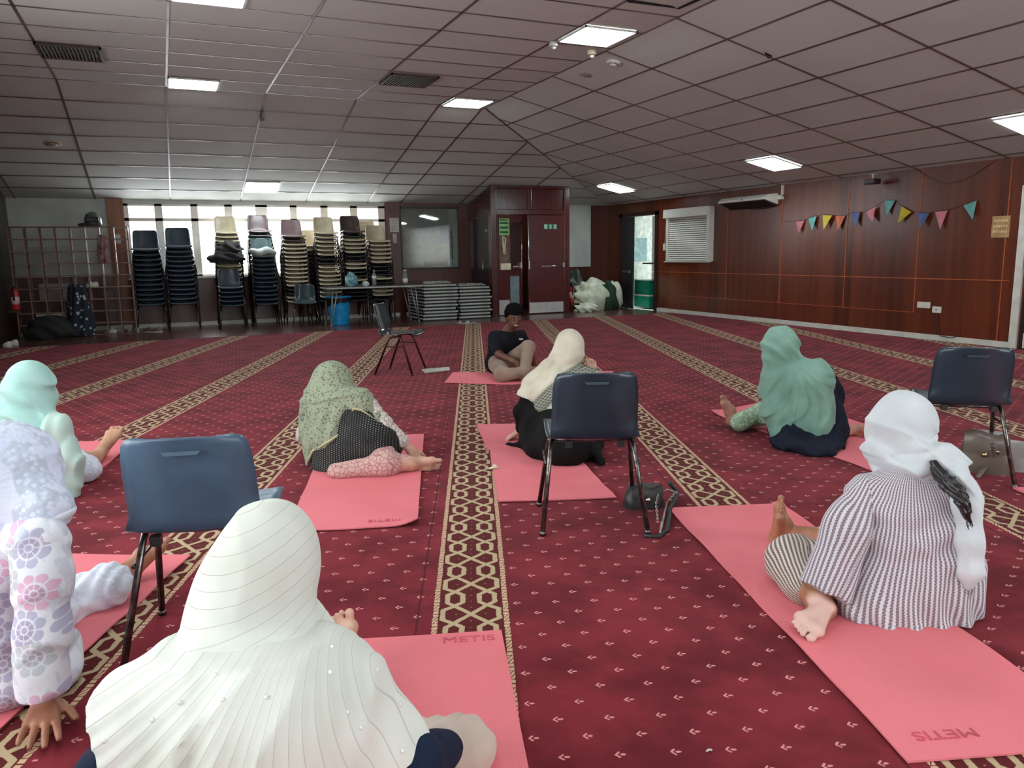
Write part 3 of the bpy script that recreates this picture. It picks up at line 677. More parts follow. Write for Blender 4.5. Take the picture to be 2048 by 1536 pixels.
def leg_mb(sx, sy):
    return MB().tube([(sx*.235, sy*(.19 if sy > 0 else .22), .012), (sx*.19, sy*.075, .365), (sx*.186, sy*.055, .39), (sx*.18, sy*.02, .40), (sx*.178, 0, .40)], .0115, 8).tube([(sx*.235, sy*(.19 if sy > 0 else .22), 0), (sx*.2345, sy*(.19 if sy > 0 else .22), .02)], .014, 8)
m_ctube = mat('worn_black_chrome', (.06, .055, .055), .25, metal=.9, var=.5, vs=40, col2=(.22, .2, .19)); m_rtube = mat('dark_red_black_tube', srgb(62, 12, 16), .3, metal=.3, var=.3)
leg_me = {}
for k, m in (('c', m_ctube), ('r', m_rtube)):
    leg_me[k] = {(sx, sy): leg_mb(sx, sy).mesh('leg', m) for sx in (-1, 1) for sy in (-1, 1)}
    leg_me[k]['s'] = MB().tube([(-.2, -.03, .392), (.2, -.03, .392)], .009, 8).tube([(-.215, .115, .30), (-.213, -.11, .30)], .006, 6).tube([(.215, .115, .30), (.213, -.11, .30)], .006, 6).mesh('crossbar', m)
def plas(nm, rgb, rough=.35, coat=.2): return mat(nm, srgb(*rgb), rough, var=.12, vs=6, coat=coat)
CH = {'navy': plas('navy_chair_plastic', (34, 50, 64)), 'blue': plas('slate_blue_chair_plastic', (68, 92, 116), .45), 'teal': plas('dark_teal_chair_plastic', (40, 58, 62), .12, .8), 'cream': plas('cream_chair_plastic', (196, 184, 156)),
      'mauve': plas('mauve_brown_chair_plastic', (112, 92, 94)), 'brown': plas('dark_brown_chair_plastic', (66, 46, 44)), 'grey': plas('grey_teal_chair_plastic', (92, 112, 114)), 'dark': plas('near_black_chair_plastic', (26, 26, 30))}
SH = {k: shell_mesh('seat_shell', m) for k, m in CH.items()}
m_grip = {}
def link(me, nm, par):
    o = bpy.data.objects.new(nm, me); C.objects.link(o); o.parent = par; return o
def chair(loc, rz, col, lab, group=None, tube='c', full=True, nm='stacking_chair', s=1):
    t = empty(nm, loc, rz, lab, 'chair', group); t.scale = (s, s, s)
    link(SH[col], 'seat_shell', t)
    if full:
        for sx in (-1, 1):
            for sy in (-1, 1): link(leg_me[tube][(sx, sy)], 'leg', t)
        link(leg_me[tube]['s'], 'crossbar', t)
    return t
frame_me = leg_mb(-1, 1)
_f = MB()
for sx in (-1, 1): _f.tube([(sx*.235, -.22, 0), (sx*.19, -.075, .37), (sx*.18, 0, .40), (sx*.19, .075, .37), (sx*.235, .19, 0)], .011, 6)
_f.tube([(-.2, -.03, .392), (.2, -.03, .392)], .009, 6)
frame_me = _f.mesh('leg_frame', m_ctube)
def grip(t, col):
    m = CH[col]
    MB().prism([(-.055, -.268, .700), (.055, -.268, .700), (.045, -.274, .690), (-.045, -.274, .690)], (0, -.006, 0)).build('hand_grip', m, t)
    MB().box(-.13, -.10, -.20, -.17, .395, .425).build('underside_lug', m_black, t); MB().box(.10, .13, -.20, -.17, .395, .425).build('underside_lug', m_black, t)
def face(ax, ay, bx, by):   # heading so that local -Y (chair back) edge runs from a to b
    return math.atan2(by-ay, bx-ax)
# three chairs on the carpet, backs to the camera
def mid(a, b): return (a+b)/2
def floor_chair(pRL, pRR, pFL, pFR, col, lab, tube='c'):
    a, b_, c_, d_ = G(*pRL), G(*pRR), G(*pFL), G(*pFR)
    cen = (a+b_+c_+d_)/4; x = ((b_-a)+(d_-c_)).normalized(); rz = math.atan2(x.y, x.x)
    t = chair((cen.x, cen.y, .007), rz, col, lab, 'chairs standing on the carpet', tube); grip(t, col); return t
chair_c = floor_chair((1083, 1075), (1300, 1068), (1073, 1010), (1268, 1010), 'navy', 'navy plastic chair in the middle, its back to us, by the black bag')
# left chair: placed by its front left foot
p = G(325, 1233); rz = R(-15.3); q = Matrix.Rotation(rz, 3, 'Z') @ Vector((-.235, .19, 0))
chair_l = chair((p.x-q.x, p.y-q.y, .007), rz, 'blue', 'slate-blue plastic chair at the left, behind the person in the pleated cream shawl', 'chairs standing on the carpet'); grip(chair_l, 'blue')
p = G(2029, 979); rz = R(-40); q = Matrix.Rotation(rz, 3, 'Z') @ Vector((.235, -.22, 0))
chair_r = chair((p.x-q.x, p.y-q.y, .007), rz, 'navy', 'navy plastic chair near the right edge, its back to us, by the taupe handbag', 'chairs standing on the carpet'); grip(chair_r, 'navy')
chair_t = floor_chair((787, 738), (755, 751), (852, 739), (823, 755), 'teal', 'glossy dark teal chair standing sideways in the middle of the carpet', 'r')
ordn = lambda k: '%d%s' % (k, {1: 'st', 2: 'nd', 3: 'rd'}.get(k if k < 20 else k % 10, 'th'))
PITCH_S = .0764
def stack(px, Y, lip, cols, where, s=1.0, grp=None, yaw=0):
    top = OY(px, lip, Y-.215*s); x = top.x; n = max(1, round((top.z-.415*s)/(PITCH_S*s))+1)
    zt = top.z-.415*s; pit = zt/max(1, n-1)
    full = []
    for c_, k in cols: full += [c_]*k
    full += [cols[-1][0]]*40
    for k in range(n):            # k=0 bottom
        c_ = full[n-1-k]
        cn = {'navy': 'dark navy', 'blue': 'slate blue', 'teal': 'dark teal', 'cream': 'cream', 'mauve': 'mauve-brown', 'brown': 'dark brown', 'grey': 'grey-teal', 'dark': 'near-black'}[c_]
        pos = 'topmost' if k == n-1 else ('lowest' if k == 0 else ordn(k+1)+' from the floor')
        t = empty('stacking_chair', (x, Y, k*pit), R(180)+rnd.uniform(-.012, .012)+yaw, '%s chair, %s in %s' % (cn, pos, where), 'chair', grp or 'chairs of '+where)
        t.scale = (s, s, s); t.location.x += rnd.uniform(-.004, .004); t.location.y += .002*k
        link(SH[c_], 'seat_shell', t); link(frame_me, 'leg_frame', t)
    return x, n, zt+.43*s
stack(292, 15.30, 500, [('navy', 40)], 'the leftmost tall stack', 1.1)
stack(358, 15.28, 494, [('navy', 40)], 'the second tall stack from the left', 1.1)
stack(455, 15.42, 466, [('cream', 3), ('dark', 2), ('cream', 6), ('navy', 20)], 'the rear stack behind the coat')
xc2, nc2, zc2 = stack(463, 14.78, 576, [('navy', 40)], 'the short front stack under the coat')
stack(522, 15.42, 463, [('mauve', 1), ('dark', 1), ('grey', 2), ('cream', 2), ('navy', 20)], 'the stack behind the white cushion')
xd2, nd2, zd2 = stack(529, 14.85, 512, [('grey', 1), ('navy', 40)], 'the stack carrying the white cushion')
stack(590, 15.15, 473, [('mauve', 1), ('brown', 1), ('cream', 11), ('dark', 2), ('cream', 2), ('dark', 9)], 'the brownish-topped stack right of the cushion')
stack(622, 15.47, 492, [('cream', 2), ('dark', 20)], 'the half-hidden stack behind cream-topped one', .97)
stack(656, 14.98, 467, [('cream', 6), ('dark', 2), ('cream', 5), ('dark', 1), ('cream', 2), ('dark', 9)], 'the cream-topped stack behind table\'s left end')
stack(710, 14.98, 464, [('brown', 1), ('dark', 1), ('cream', 4), ('dark', 2), ('cream', 2), ('dark', 2), ('cream', 1), ('dark', 9)], 'the brown-topped stack behind the plastic bag')
stack(742, 15.50, 470, [('cream', 3), ('dark', 20)], 'the rear stack behind the last stack', .97)
stack(762, 14.98, 483, [('cream', 6), ('dark', 3), ('cream', 1), ('dark', 2), ('cream', 2), ('dark', 9)], 'the last stack, beside the pillar')
pe = G(607, 647); chair((pe.x, 14.62, 0), R(172), 'teal', 'single glossy dark teal chair facing us at the foot of the stacks', 'single chair in front of the stacks', 'c')
# cushion and coat
m_cush = mat('white_cushion_fabric', srgb(190, 198, 196), .9, bp=.3, bs=20)
def cushf(u, v):
    th = u*2*math.pi; f = v*math.pi; x, y, z = math.sin(f)*math.cos(th), math.sin(f)*math.sin(th), -math.cos(f)
    sx = math.copysign(abs(x)**.7, x); sy = math.copysign(abs(y)**.7, y); return Vector((sx*.24, sy*.22, z*.075+.02*math.sin(sx*5)))
tag(MB().grid(cushf, 40, 20, wrap=True).build('cushion', m_cush, loc=(xd2-.01, 14.85-.06, zd2+.06)), 'plump white cushion lying on the front stack of dark chairs', 'cushion')
m_coat = mat('black_coat_fabric', (.014, .014, .015), .9, bp=.6, bs=25); m_gcoat = mat('dark_grey_cloth', (.045, .043, .042), .9, bp=.5, bs=25)
pc = OY(452, 510, 15.1)
lump('coat', (pc.x, 15.05, pc.z-.14), (.30, .16, .14), m_coat, 'black coat heaped on the stacked chairs left of the cushion', 'coat', 21, .35)
lump('scarf', (pc.x+.05, 15.15, pc.z+.06), (.22, .14, .12), m_gcoat, 'dark grey scarf lying above the black coat on the stack', 'scarf', 23, .3)
# ------------------------------------------------------------------ hairpin-leg table
m_lam = mat('dark_table_laminate', srgb(66, 54, 52), .35, var=.1); m_edge = mat('pale_table_edging', srgb(170, 178, 172), .35); m_pin = mat('grey_steel_leg', (.42, .41, .40), .4, metal=.6)
q0, q1 = OY(655, 577, 14.02), OY(838, 571, 14.02)
tx0, tx1 = q0.x-.02, q1.x+.05; TH_ = .70
t = empty('trestle_table', ((tx0+tx1)/2, 14.32, 0), 0, 'long dark-topped table with splayed metal legs in front of the stacks', 'table')
hw = (tx1-tx0)/2
MB().box(-hw, hw, -.32, .32, TH_-.006, TH_).build('table_top', m_lam, t)
MB().box(-hw-.004, hw+.004, -.324, .324, TH_-.034, TH_-.006).build('edging', m_edge, t, bevel=.006)
for sx in (-1, 1):
    for sy in (-1, 1):
        fx, fy = sx*(hw-.06), sy*.27
        MB().tube([(fx-.045-sx*.1, fy, TH_-.03), (fx-.004, fy, .012)], .0085).tube([(fx+.045-sx*.1, fy, TH_-.03), (fx+.004, fy, .012)], .0085).tube([(fx, fy, 0), (fx, fy, .03)], .014).build('leg', m_pin, t)
# things on the table
def onT(px, Y): return OY(px, 570, Y).x
bagm = mat('clear_blue_plastic_bag', srgb(70, 130, 150), .2, alpha=.85, bp=.8, bs=22, col2=srgb(150, 190, 190), vs=14)
lump('plastic_bag', (onT(703, 14.2), 14.2, TH_), (.115, .09, .16), bagm, 'crumpled pale blue plastic bag standing on the table', 'bag', 31, .22)
t = empty('water_bottle', (onT(749, 14.2), 14.2, TH_), 0, 'clear plastic water bottle with white label, middle of the table', 'bottle')
m_pet = mat('clear_plastic', srgb(120, 130, 132), .1, alpha=.7); 
MB().lathe([(.036, 0), (.04, .02), (.04, .17), (.03, .21), (.014, .25), (.014, .27)], n=20).build('bottle_body', m_pet, t)
MB().lathe([(.0415, .13), (.0415, .185)], n=20).build('label', m_white, t); MB().lathe([(.017, .265), (.017, .285)]).build('cap', m_white, t)
t = empty('water_bottle', (onT(811, 14.3), 14.3, TH_), 0, 'squat bottle with wide white label at the right end of the table', 'bottle')
MB().lathe([(.045, 0), (.045, .18), (.032, .23), (.032, .27)], n=20).build('bottle_body', m_pet, t); MB().lathe([(.047, .03), (.047, .12)], n=20).build('label', m_white, t)
MB().lathe([(.034, .26), (.034, .28)]).build('cap', m_cream, t)
lump('cloth', (onT(731, 14.15), 14.15, TH_), (.06, .05, .055), m_cush, 'small crumpled white cloth on the table beside the water bottle', 'cloth', 33, .4)
tag(MB().box(-.06, .06, -.04, .04, 0, .03).build('phone_case', m_black, loc=(onT(719, 14.12), 14.12, TH_)), 'small black box on the table beside the white cloth', 'box')
# blue bin
pb = G(692, 654)
t = empty('waste_bin', (pb.x, 14.3, 0), 0, 'bright blue waste bin with black liner under the table', 'bin')
MB().lathe([(.165, 0), (.17, .02), (.205, .44), (.222, .50), (.225, .52), (.205, .52), (.195, .44), (.16, .03)], n=36, sy=.8).build('bin_body', mat('bright_blue_plastic', srgb(22, 140, 200), .35), t)
ln = MB()
def linf(u, v):
    th = u*2*math.pi; z = .515-v*(.14+.05*math.sin(th-.6)+.015*math.sin(th*9)); r = .226-(.5-z)*.09+.006*math.sin(th*17+v*3)+.003
    if v < .01: r -= .02
    return Vector((r*math.cos(th), r*math.sin(th)*.82, z))
ln.grid(linf, 64, 8, wrap=True).build('bin_liner', mat('black_bin_liner', (.006, .006, .007), .25, bp=.5, bs=40), t)
MB().lathe([(.212, .50), (.234, .505), (.236, .53), (.21, .53)], n=36, sy=.82).build('rim', mat('bright_blue_plastic'), t)
# ------------------------------------------------------------------ stacked folded tables
m_under = mat('folded_table_dark', (.012, .013, .015), .5)
def ftable(loc, w, lab, grp, last=False):
    t = empty('folding_table', loc, 0, lab, 'table', grp)
    MB().box(-w, w, 0, 1.05, .018, .052).build('edging', m_edge, t, bevel=.008); MB().box(-w+.01, w-.01, .01, 1.04, .052, .056).build('table_top', m_lam, t)
    fm = MB().tube([(-w+.12, .1, .008), (w-.12, .1, .008), (w-.12, .9, .008), (-w+.12, .9, .008)], .009, 6, closed=True).box(-w+.02, w-.02, .03, .06, -.004, .018).box(-w+.02, w-.02, .98, 1.0, -.004, .018); fm.build('folded_legs', m_under, t)
    return t
for (px0, px1, py, where, n) in ((848, 917, 640, 'left', 11), (921, 983, 636, 'right', 10)):
    a, b_ = OY(px0, py, 14.12), OY(px1, py, 14.12); xm, w = (a.x+b_.x)/2, (b_.x-a.x)/2+.01
    for k in range(n):
        lab = '%s folded table of the %s table stack' % ('topmost' if k == n-1 else ('lowest' if k == 0 else ordn(k+1)+' from the floor,'), where)
        ftable((xm+rnd.uniform(-.03, .03), 14.12+rnd.uniform(-.02, .02), .004+k*.0635), w*rnd.uniform(.93, 1.02), lab, 'folded tables of the %s stack' % where)
    tp = .004+n*.0635
    t = empty('table_leg_frame', (xm, 14.3, tp), 0, 'loose pale leg frame lying on top of the %s table stack' % where, 'table legs')
    MB().tube([(-.28, 0, .012), (.28, 0, .012)], .011).tube([(-.2, .25, .03), (.3, .2, .03)], .011).build('rails', m_edge, t)
    MB().box(-.12, -.09, -.03, .3, .012, .045).box(.12, .15, -.03, .3, .012, .045).build('brackets', m_pin, t)
# sandals
m_sand = mat('silver_sandal', srgb(160, 158, 150), .35, metal=.3, var=.3, vs=40)
def sandal(loc, rz, lab, m=m_sand, nm='sandal', grp=None):
    t = empty(nm, loc, rz, lab, 'shoe', grp)
    def out(u, v):
        a = u*2*math.pi; x = .04*math.cos(a)*(1-.25*math.sin(a)) ; y = .125*math.sin(a); return Vector((x*v, y*v, 0))
    pl = [out(i/20, 1) for i in range(20)]
    MB().prism(pl, (0, 0, .02)).build('sole', m, t, bevel=.003)
    MB().grid(lambda u, v: Vector((math.cos(u*math.pi)*.043, .02+v*.06, .02+math.sin(u*math.pi)*.045*(1-v*.3))), 12, 3).build('strap', m, t)
    return t
sandal(G(926, 648, .01), R(60), 'silver sandal in front of the table stacks, left one of the pair', grp='sandals by the table stacks')
sandal(G(940, 647, .01), R(75), 'silver sandal in front of the table stacks, right one of the pair', grp='sandals by the table stacks')
m_sneak = mat('white_sneaker', srgb(205, 205, 200), .5); m_brsan = mat('brown_sandal', srgb(96, 80, 72), .5)
def shoe(loc, rz, lab, m, L=.26, grp=None):
    t = empty('shoe', loc, rz, lab, 'shoe', grp)
    def fn(u, v):
        a = u*2*math.pi; y = (v-.5)*L; wv = .045*(1-abs(v-.5)**3*6)*(.9+.2*v); h = .09-.05*v
        return Vector((math.cos(a)*wv, y, max(0, math.sin(a))*h*(1-abs(v-.5)**4*10)+.012))
    MB().grid(fn, 20, 12, wrap=True).build('upper', m, t)
    MB().prism([Vector((math.cos(i*math.pi/10)*.045, math.sin(i*math.pi/10)*L*.5, 0)) for i in range(20)], (0, 0, .016)).build('sole', m_white, t)
for px, py, rz, lab, m in ((222, 667, 60, 'white sneaker on the floor before the rack, leftmost of the shoes', m_sneak), (238, 665, 40, 'white sneaker beside the leftmost one before the rack', m_sneak),
                           (260, 664, 10, 'round-toed white shoe right of the sneakers, left of its pair', m_sneak), (273, 663, 5, 'round-toed white shoe right of the sneakers, right of its pair', m_sneak),
                           (296, 664, 50, 'brown sandal under the leftmost stack, left one', m_brsan), (313, 664, 70, 'brown sandal under the leftmost stack, right one', m_brsan),
                           (15, 694, 70, 'small pale slipper by the left wall, nearer one', m_sneak), (28, 690, 80, 'small pale slipper by the left wall, farther one', m_sneak)):
    shoe(G(px, py, .0), R(rz), lab, m, .22 if px > 100 else .13)
# ------------------------------------------------------------------ pigeonhole rack
RY = 14.85; RX0, RX1 = -2.22, -.50; RH_ = 1.80
m_rack = mat('pale_brown_rack_wood', srgb(122, 92, 76), .5, var=.15)
t = empty('pigeonhole_rack', ((RX0+RX1)/2, RY, 0), 0, 'tall open wooden pigeonhole rack standing before the white panel', 'rack')
hw = (RX1-RX0)/2
for i in range(9):
    x = -hw+i*2*hw/8+.0; MB().box(x-.009, x+.009, -.14, .14, 0, RH_).build('upright', m_rack, t)
for k in range(10):
    z = RH_-k*.199; 
    if z > .0: MB().box(-hw, hw, -.139, .139, z-.016, z).build('shelf', m_rack, t)
pr = lambda px, py, Y=RY: OY(px, py, Y)
# things on / by the rack
p = pr(186, 442)
t = empty('helmet', (p.x, RY-.02, RH_), 0, 'grey-green helmet resting on top of the rack', 'helmet')
MB().lathe([(.125, 0), (.135, .06), (.13, .13), (.1, .2), (.05, .235), (.01, .245)], n=28).build('shell', mat('grey_green_helmet', srgb(70, 82, 76), .25, coat=.5), t)
MB().box(-.1, .1, -.15, -.1, .06, .15).build('visor', mat('dark_visor', (.02, .03, .03), .1), t, bevel=.02)
p = pr(170, 451); lump('cap', (p.x, RY-.02, RH_), (.11, .1, .04), mat('dark_cap_cloth', (.03, .035, .035), .8), 'flat dark cap lying left of the helmet on the rack', 'cap', 41, .1)
m_mar = mat('maroon_patterned_cloth', srgb(96, 52, 56), .8, col2=srgb(150, 120, 120), vs=12)
p = pr(208, 500)
def hang(nm, x, y, zt, zb, w, m, lab, cat, d=.05, seed=0):
    rr = random.Random(seed); ph = rr.uniform(0, 6)
    def fn(u, v):
        a = u*2*math.pi; ww = w*(.55+.5*v-.25*v*v*v); 
        return Vector((x+math.cos(a)*ww*(1+.12*math.sin(5*a+ph+v*4)), y+math.sin(a)*d*(1+.3*math.sin(7*a+v*5)), zt+(zb-zt)*v))
    o = MB().grid(fn, 36, 16, wrap=True).build(nm, m); tag(o, lab, cat); return o
hang('headscarf', p.x, RY-.17, OY(208, 470, RY).z, OY(208, 526, RY).z, .11, m_mar, 'maroon patterned scarf hanging on the right part of the rack', 'scarf', .04, 3)
m_dot, nt, b = newmat('navy_cloth_with_white_blooms'); src, x_, y_, z_ = coords(nt)
vv = N(nt, voro(nt, src, 13)); nt.links.new(mixc(nt, 1-vv.ss(.24, .34), srgb(22, 32, 46), srgb(170, 178, 180)), b.inputs['Base Color']); b.inputs['Roughness'].default_value = .8
p = pr(160, 600)
hang('flowered_robe', p.x, RY-.22, OY(158, 568, RY).z, .02, .22, m_dot, 'navy robe with pale blooms hanging in front of the rack', 'robe', .1, 5)
lump('holdall', (G(115, 668).x, RY-.35, 0), (.34, .2, .24), m_coat, 'black holdall on the floor in front of the rack', 'bag', 51, .18)
for px, lab in ((88, 'small white carton behind the black holdall, left one'), (118, 'small white carton behind the black holdall, right one')):
    p = pr(px, 634); tag(MB().box(-.1, .1, -.09, .09, 0, .17).build('carton', m_wall, loc=(p.x, RY+.02, .21)), lab, 'carton')
tag(MB().box(-.05, .05, -.05, .05, 0, .08).build('carton', m_wall, loc=(pr(46, 658).x, RY, .0)), 'tiny white carton in the lowest left pigeonhole', 'carton')
for i, px in enumerate((180, 190)): shoe((pr(px, 568).x, RY-.08, RH_-5*.199+.002), R(80), 'white shoe in a pigeonhole above the flowered robe, %s one' % ('left' if i == 0 else 'right'), m_sneak, .12)
tag(MB().box(-.05, .05, -.004, 0, -.08, .08).build('paper_notice', mat('white_paper', srgb(196, 196, 186), .7), loc=(OY(235, 478, 15.7).x, YW-.061, OY(235, 478, 15.7).z)), 'small pale notice on the orange-brown pillar', 'notice')
tag(MB().box(-.25, .25, -.012, 0, 0, .3).build('wall_board', mat('orange_brown_column_wood'), loc=(OY(112, 590, YW).x, YW-.001, .55)), 'orange-brown board on the dado behind the rack', 'board')
# ------------------------------------------------------------------ bags, paper on the carpet
m_bagk = mat('black_bag_leather', (.02, .021, .022), .45, bp=.4, bs=30)
pk = G(1298, 1020)
def handbag(loc, rz, w, d, h, m, lab, mm, flap=True):
    t = empty('handbag', loc, rz, lab, 'bag')
    def fn(u, v):
        a = u*2*math.pi; k = 1-.25*v*v; sx = math.copysign(abs(math.cos(a))**.6, math.cos(a)); sy = math.copysign(abs(math.sin(a))**.7, math.sin(a))
        return Vector((sx*w*k*(1+.03*math.sin(9*v+3*a)), sy*d*k, h*min(1, v*1.0)))
    mb = MB().grid(fn, 40, 14, wrap=True); mb.prism([fn(i/40, 1) for i in range(40)], (0, 0, .004)); mb.prism([fn(i/40, 0) for i in range(40)], (0, 0, .004)); mb.build('bag_body', m, t)
    if flap: MB().grid(lambda u, v: Vector(((u-.5)*2*w*.8, -d*.55-math.sin(v*1.5)*d*.5, h+.012-v*v*h*.55+.01*math.sin(u*7))), 12, 8).build('flap', m, t)
    MB().lathe([(.014, 0), (.014, .006)], (0, -d-.008, h*.5), 14, 0, Matrix.Rotation(R(90), 4, 'X')).build('clasp', mm, t)
    return t
m_gold = mat('pale_gold_metal', (.75, .62, .42), .25, metal=1); m_silv = mat('silver_metal', (.7, .7, .68), .25, metal=1)
t = handbag((pk.x, pk.y+.05, .007), R(-24+10), .10, .06, .10, m_bagk, 'small black shoulder bag lying right of the middle navy chair', m_silv)
def chain(pts, m, parent, r=.006, name='chain'):
    mb = MB(); P = [Vector(p) for p in pts]; 
    L = []; 
    for i in range(len(P)-1):
        n = max(2, int((P[i+1]-P[i]).length/.012))
        for k in range(n): L.append((P[i].lerp(P[i+1], k/n), (P[i+1]-P[i]).normalized(), (len(L)) % 2))
    for c, d, odd in L:
        a = Vector((0, 0, 1)) if abs(d.z) < .8 else Vector((1, 0, 0)); u = d.cross(a).normalized(); w = d.cross(u)
        e = u if odd else w
        mb.tube([c+d*math.cos(q*math.pi/4)*r*1.25+e*math.sin(q*math.pi/4)*r*.7 for q in range(8)], r*.28, 4, closed=True)
    o = mb.build(name, m, parent); return o
inv = t.matrix_basis.inverted()
loc3 = lambda px, py, z=.02: Matrix.Rotation(-t.rotation_euler.z, 3, 'Z') @ (G(px, py, z)-t.location)
chain([loc3(1316, 990, .1), loc3(1312, 1010, .06), loc3(1316, 1045, .012)], m_silv, t)
chain([loc3(1335, 980, .1), loc3(1352, 985, .05), loc3(1334, 1005, .012), loc3(1326, 1040, .012), loc3(1320, 1066, .012)], m_silv, t, .008)
MB().tube([loc3(1338, 965, .1), loc3(1356, 985, .04), loc3(1340, 1020, .014), loc3(1335, 1060, .014), loc3(1318, 1074, .012), loc3(1288, 1072, .012)], .011, 8).build('strap', m_bagk, t)
pk = G(1996, 948)
t = handbag((pk.x-.03, pk.y+.06, .007), R(-60), .13, .07, .22, mat('taupe_leather', srgb(104, 92, 84), .35, coat=.3), 'taupe handbag with metal chain under the right-hand navy chair', m_gold)
loc3 = lambda px, py, z=.02: Matrix.Rotation(-t.rotation_euler.z, 3, 'Z') @ (G(px, py, z)-t.location)
chain([loc3(1985, 900, .16), loc3(1998, 905, .14), loc3(2000, 920, .08)], m_silv, t, .011)
MB().tube([loc3(1955, 955, .015), loc3(1975, 930, .05), loc3(1990, 915, .1), loc3(1985, 890, .2)], .012, 8).build('strap', mat('taupe_leather'), t)
pk = G(2040, 955)
handbag((pk.x+.05, pk.y+.14, .007), R(-50), .13, .05, .16, mat('pale_grey_leather', srgb(150, 146, 146), .4), 'pale grey bag partly hidden behind the taupe handbag', m_silv)
a, b_, c_, d_ = G(843, 742), G(898, 738), G(900, 743), G(850, 748)
tag(MB().prism([a+Vector((0, 0, .009)), b_+Vector((0, 0, .012)), c_+Vector((0, 0, .012)), d_+Vector((0, 0, .009))], (0, 0, .012)).build('folded_paper', mat('white_paper', srgb(196, 196, 186), .7)), 'folded white paper on the carpet beside the teal chair', 'paper')
tag(MB().tube([G(1413, 1503, .012), G(1418, 1499, .013), G(1424, 1500, .012)], .003, 5).build('paper_scrap', m_white), 'tiny white scrap on the carpet near the bottom edge', 'scrap')
pk = G(984, 942)
tag(MB().tube([pk+Vector((0, 0, .014)), pk+Vector((.02, .01, .03)), pk+Vector((.03, -.02, .02)), pk+Vector((.01, -.03, .03)), pk+Vector((-.02, -.01, .02))], .007, 6, closed=True).build('hair_tie', m_cream), 'pale crumpled hair tie on the edge of the middle mat', 'hair tie')
# ------------------------------------------------------------------ yoga mats
m_mat, nt, b = newmat('pink_foam_mat'); src, x_, y_, z_ = coords(nt)
nz = noise(nt, src, 1.6, 2)
nt.links.new(mixc(nt, nz.ss(.3, .7), srgb(228, 124, 134), srgb(220, 116, 124)), b.inputs['Base Color']); b.inputs['Roughness'].default_value = .7; b.inputs['Specular IOR Level'].default_value = .25
ribs = ((y_*math.tau/.006).sn()*.5)+((x_*math.tau/.006).sn()*.5); bump(nt, b, ribs+noise(nt, src, 90, 2), .25, .002)
def ymat(pts, lab, curl=(), L=None, wave=.004, seed=0, brand=None):
    """pts: four floor corners in order (two along one short end, then the other end)"""
    a, b_, c_, d_ = [Vector((p.x, p.y, 0)) for p in pts]; cen = (a+b_+c_+d_)/4
    xa = ((b_-a)+(c_-d_)).normalized(); rz = math.atan2(xa.y, xa.x); Mi = Matrix.Rotation(-rz, 3, 'Z')
    A, B, Cc, D = [Mi @ (p-cen) for p in (a, b_, c_, d_)]
    rr = random.Random(seed); p1, p2 = rr.uniform(0, 6), rr.uniform(0, 6)
    nu, nv = 24, 60
    def fn(u, v, dz=0):
        p = (A.lerp(B, u)).lerp(D.lerp(Cc, u), v); z = .0085+wave*(.5+.5*math.sin(v*13+p1))*(.4+.6*abs(u*2-1))+wave*.5*(1+math.sin(v*29+p2+u*2))
        for (cu, cv, h, r) in curl:
            d = math.hypot((u-cu)*.6, (v-cv)*1.8); 
            if d < r: z += h*(1-d/r)**2
        return Vector((p.x, p.y, z+dz))
    mb = MB(); w = nu+1
    top = [fn(i/nu, j/nv, .006) for j in range(nv+1) for i in range(w)]; bot = [fn(i/nu, j/nv) for j in range(nv+1) for i in range(w)]
    n = len(top); fs = []
    for j in range(nv):
        for i in range(nu):
            q = j*w+i; fs += [(q, q+1, q+w+1, q+w), (n+q, n+q+w, n+q+w+1, n+q+1)]
    ring = [i for i in range(w)]+[j*w+nu for j in range(1, nv+1)]+[nv*w+i for i in range(nu-1, -1, -1)]+[j*w for j in range(nv-1, 0, -1)]
    for k in range(len(ring)): i0, i1 = ring[k], ring[(k+1) % len(ring)]; fs.append((i0, n+i0, n+i1, i1))
    mb.add(top+bot, fs, 0, False); o = mb.build('yoga_mat', m_mat, None); o.location = (cen.x, cen.y, 0); o.rotation_euler = (0, 0, rz)
    for f in o.data.polygons: f.use_smooth = True
    m_ = o.modifiers.new('e', 'EDGE_SPLIT'); m_.split_angle = R(45)
    tag(o, lab, 'mat', 'pink exercise mats')
    if brand:
        u, v, rot, size = brand; p = fn(u, v, .0065)
        tx = text_mesh('brand_lettering', 'METIS', size, Matrix.Translation(p+Vector((0, 0, -.0006))) @ Matrix.Rotation(rot, 4, 'Z') @ Matrix.Diagonal((1.35, 1, 1, 1)), mat('pressed_pink_lettering', srgb(196, 84, 100), .8), o, .0022)
    return o
def rect(p, q, L, right=True):
    """corners from one short edge p->q (floor points) and a length away"""
    p = Vector((p.x, p.y, 0)); q = Vector((q.x, q.y, 0)); d = (q-p).normalized(); n = Vector((-d.y, d.x, 0))*L
    return [p, q, q+n, p+n]
# corner order: near-left, near-right, far-right, far-left
ymat([G(905+0, 748), G(889, 769), G(1240, 775), G(1225, 746)], 'pink mat of the instructor, lying across the centre band', seed=1)
ymat([G(572, 1071), G(835, 1056), G(848, 872), G(655, 880)], 'pink mat under the person in the green flowered scarf', curl=((1, 0, .03, .12), (.1, 0, .012, .2)), seed=2, brand=(.74, .04, R(180), .045))
ymat([G(997, 1009), G(1233, 1001), G(1130, 893), G(978, 895)], 'nearer pink mat under the person in the black dress', seed=3)
ymat([G(975, 905), G(1125, 900), G(1085, 850), G(953, 853)], 'farther pink mat peeping out left of the person in the black dress', wave=.003, seed=4)
ymat([G(1600, 985), G(1790, 950), G(1590, 812), G(1422, 829)], 'pink mat under the person in the sea-green shawl', curl=((0, 1, .025, .2),), seed=5) if 0 else None
pA, pB = G(1640, 908), G(1422, 829)
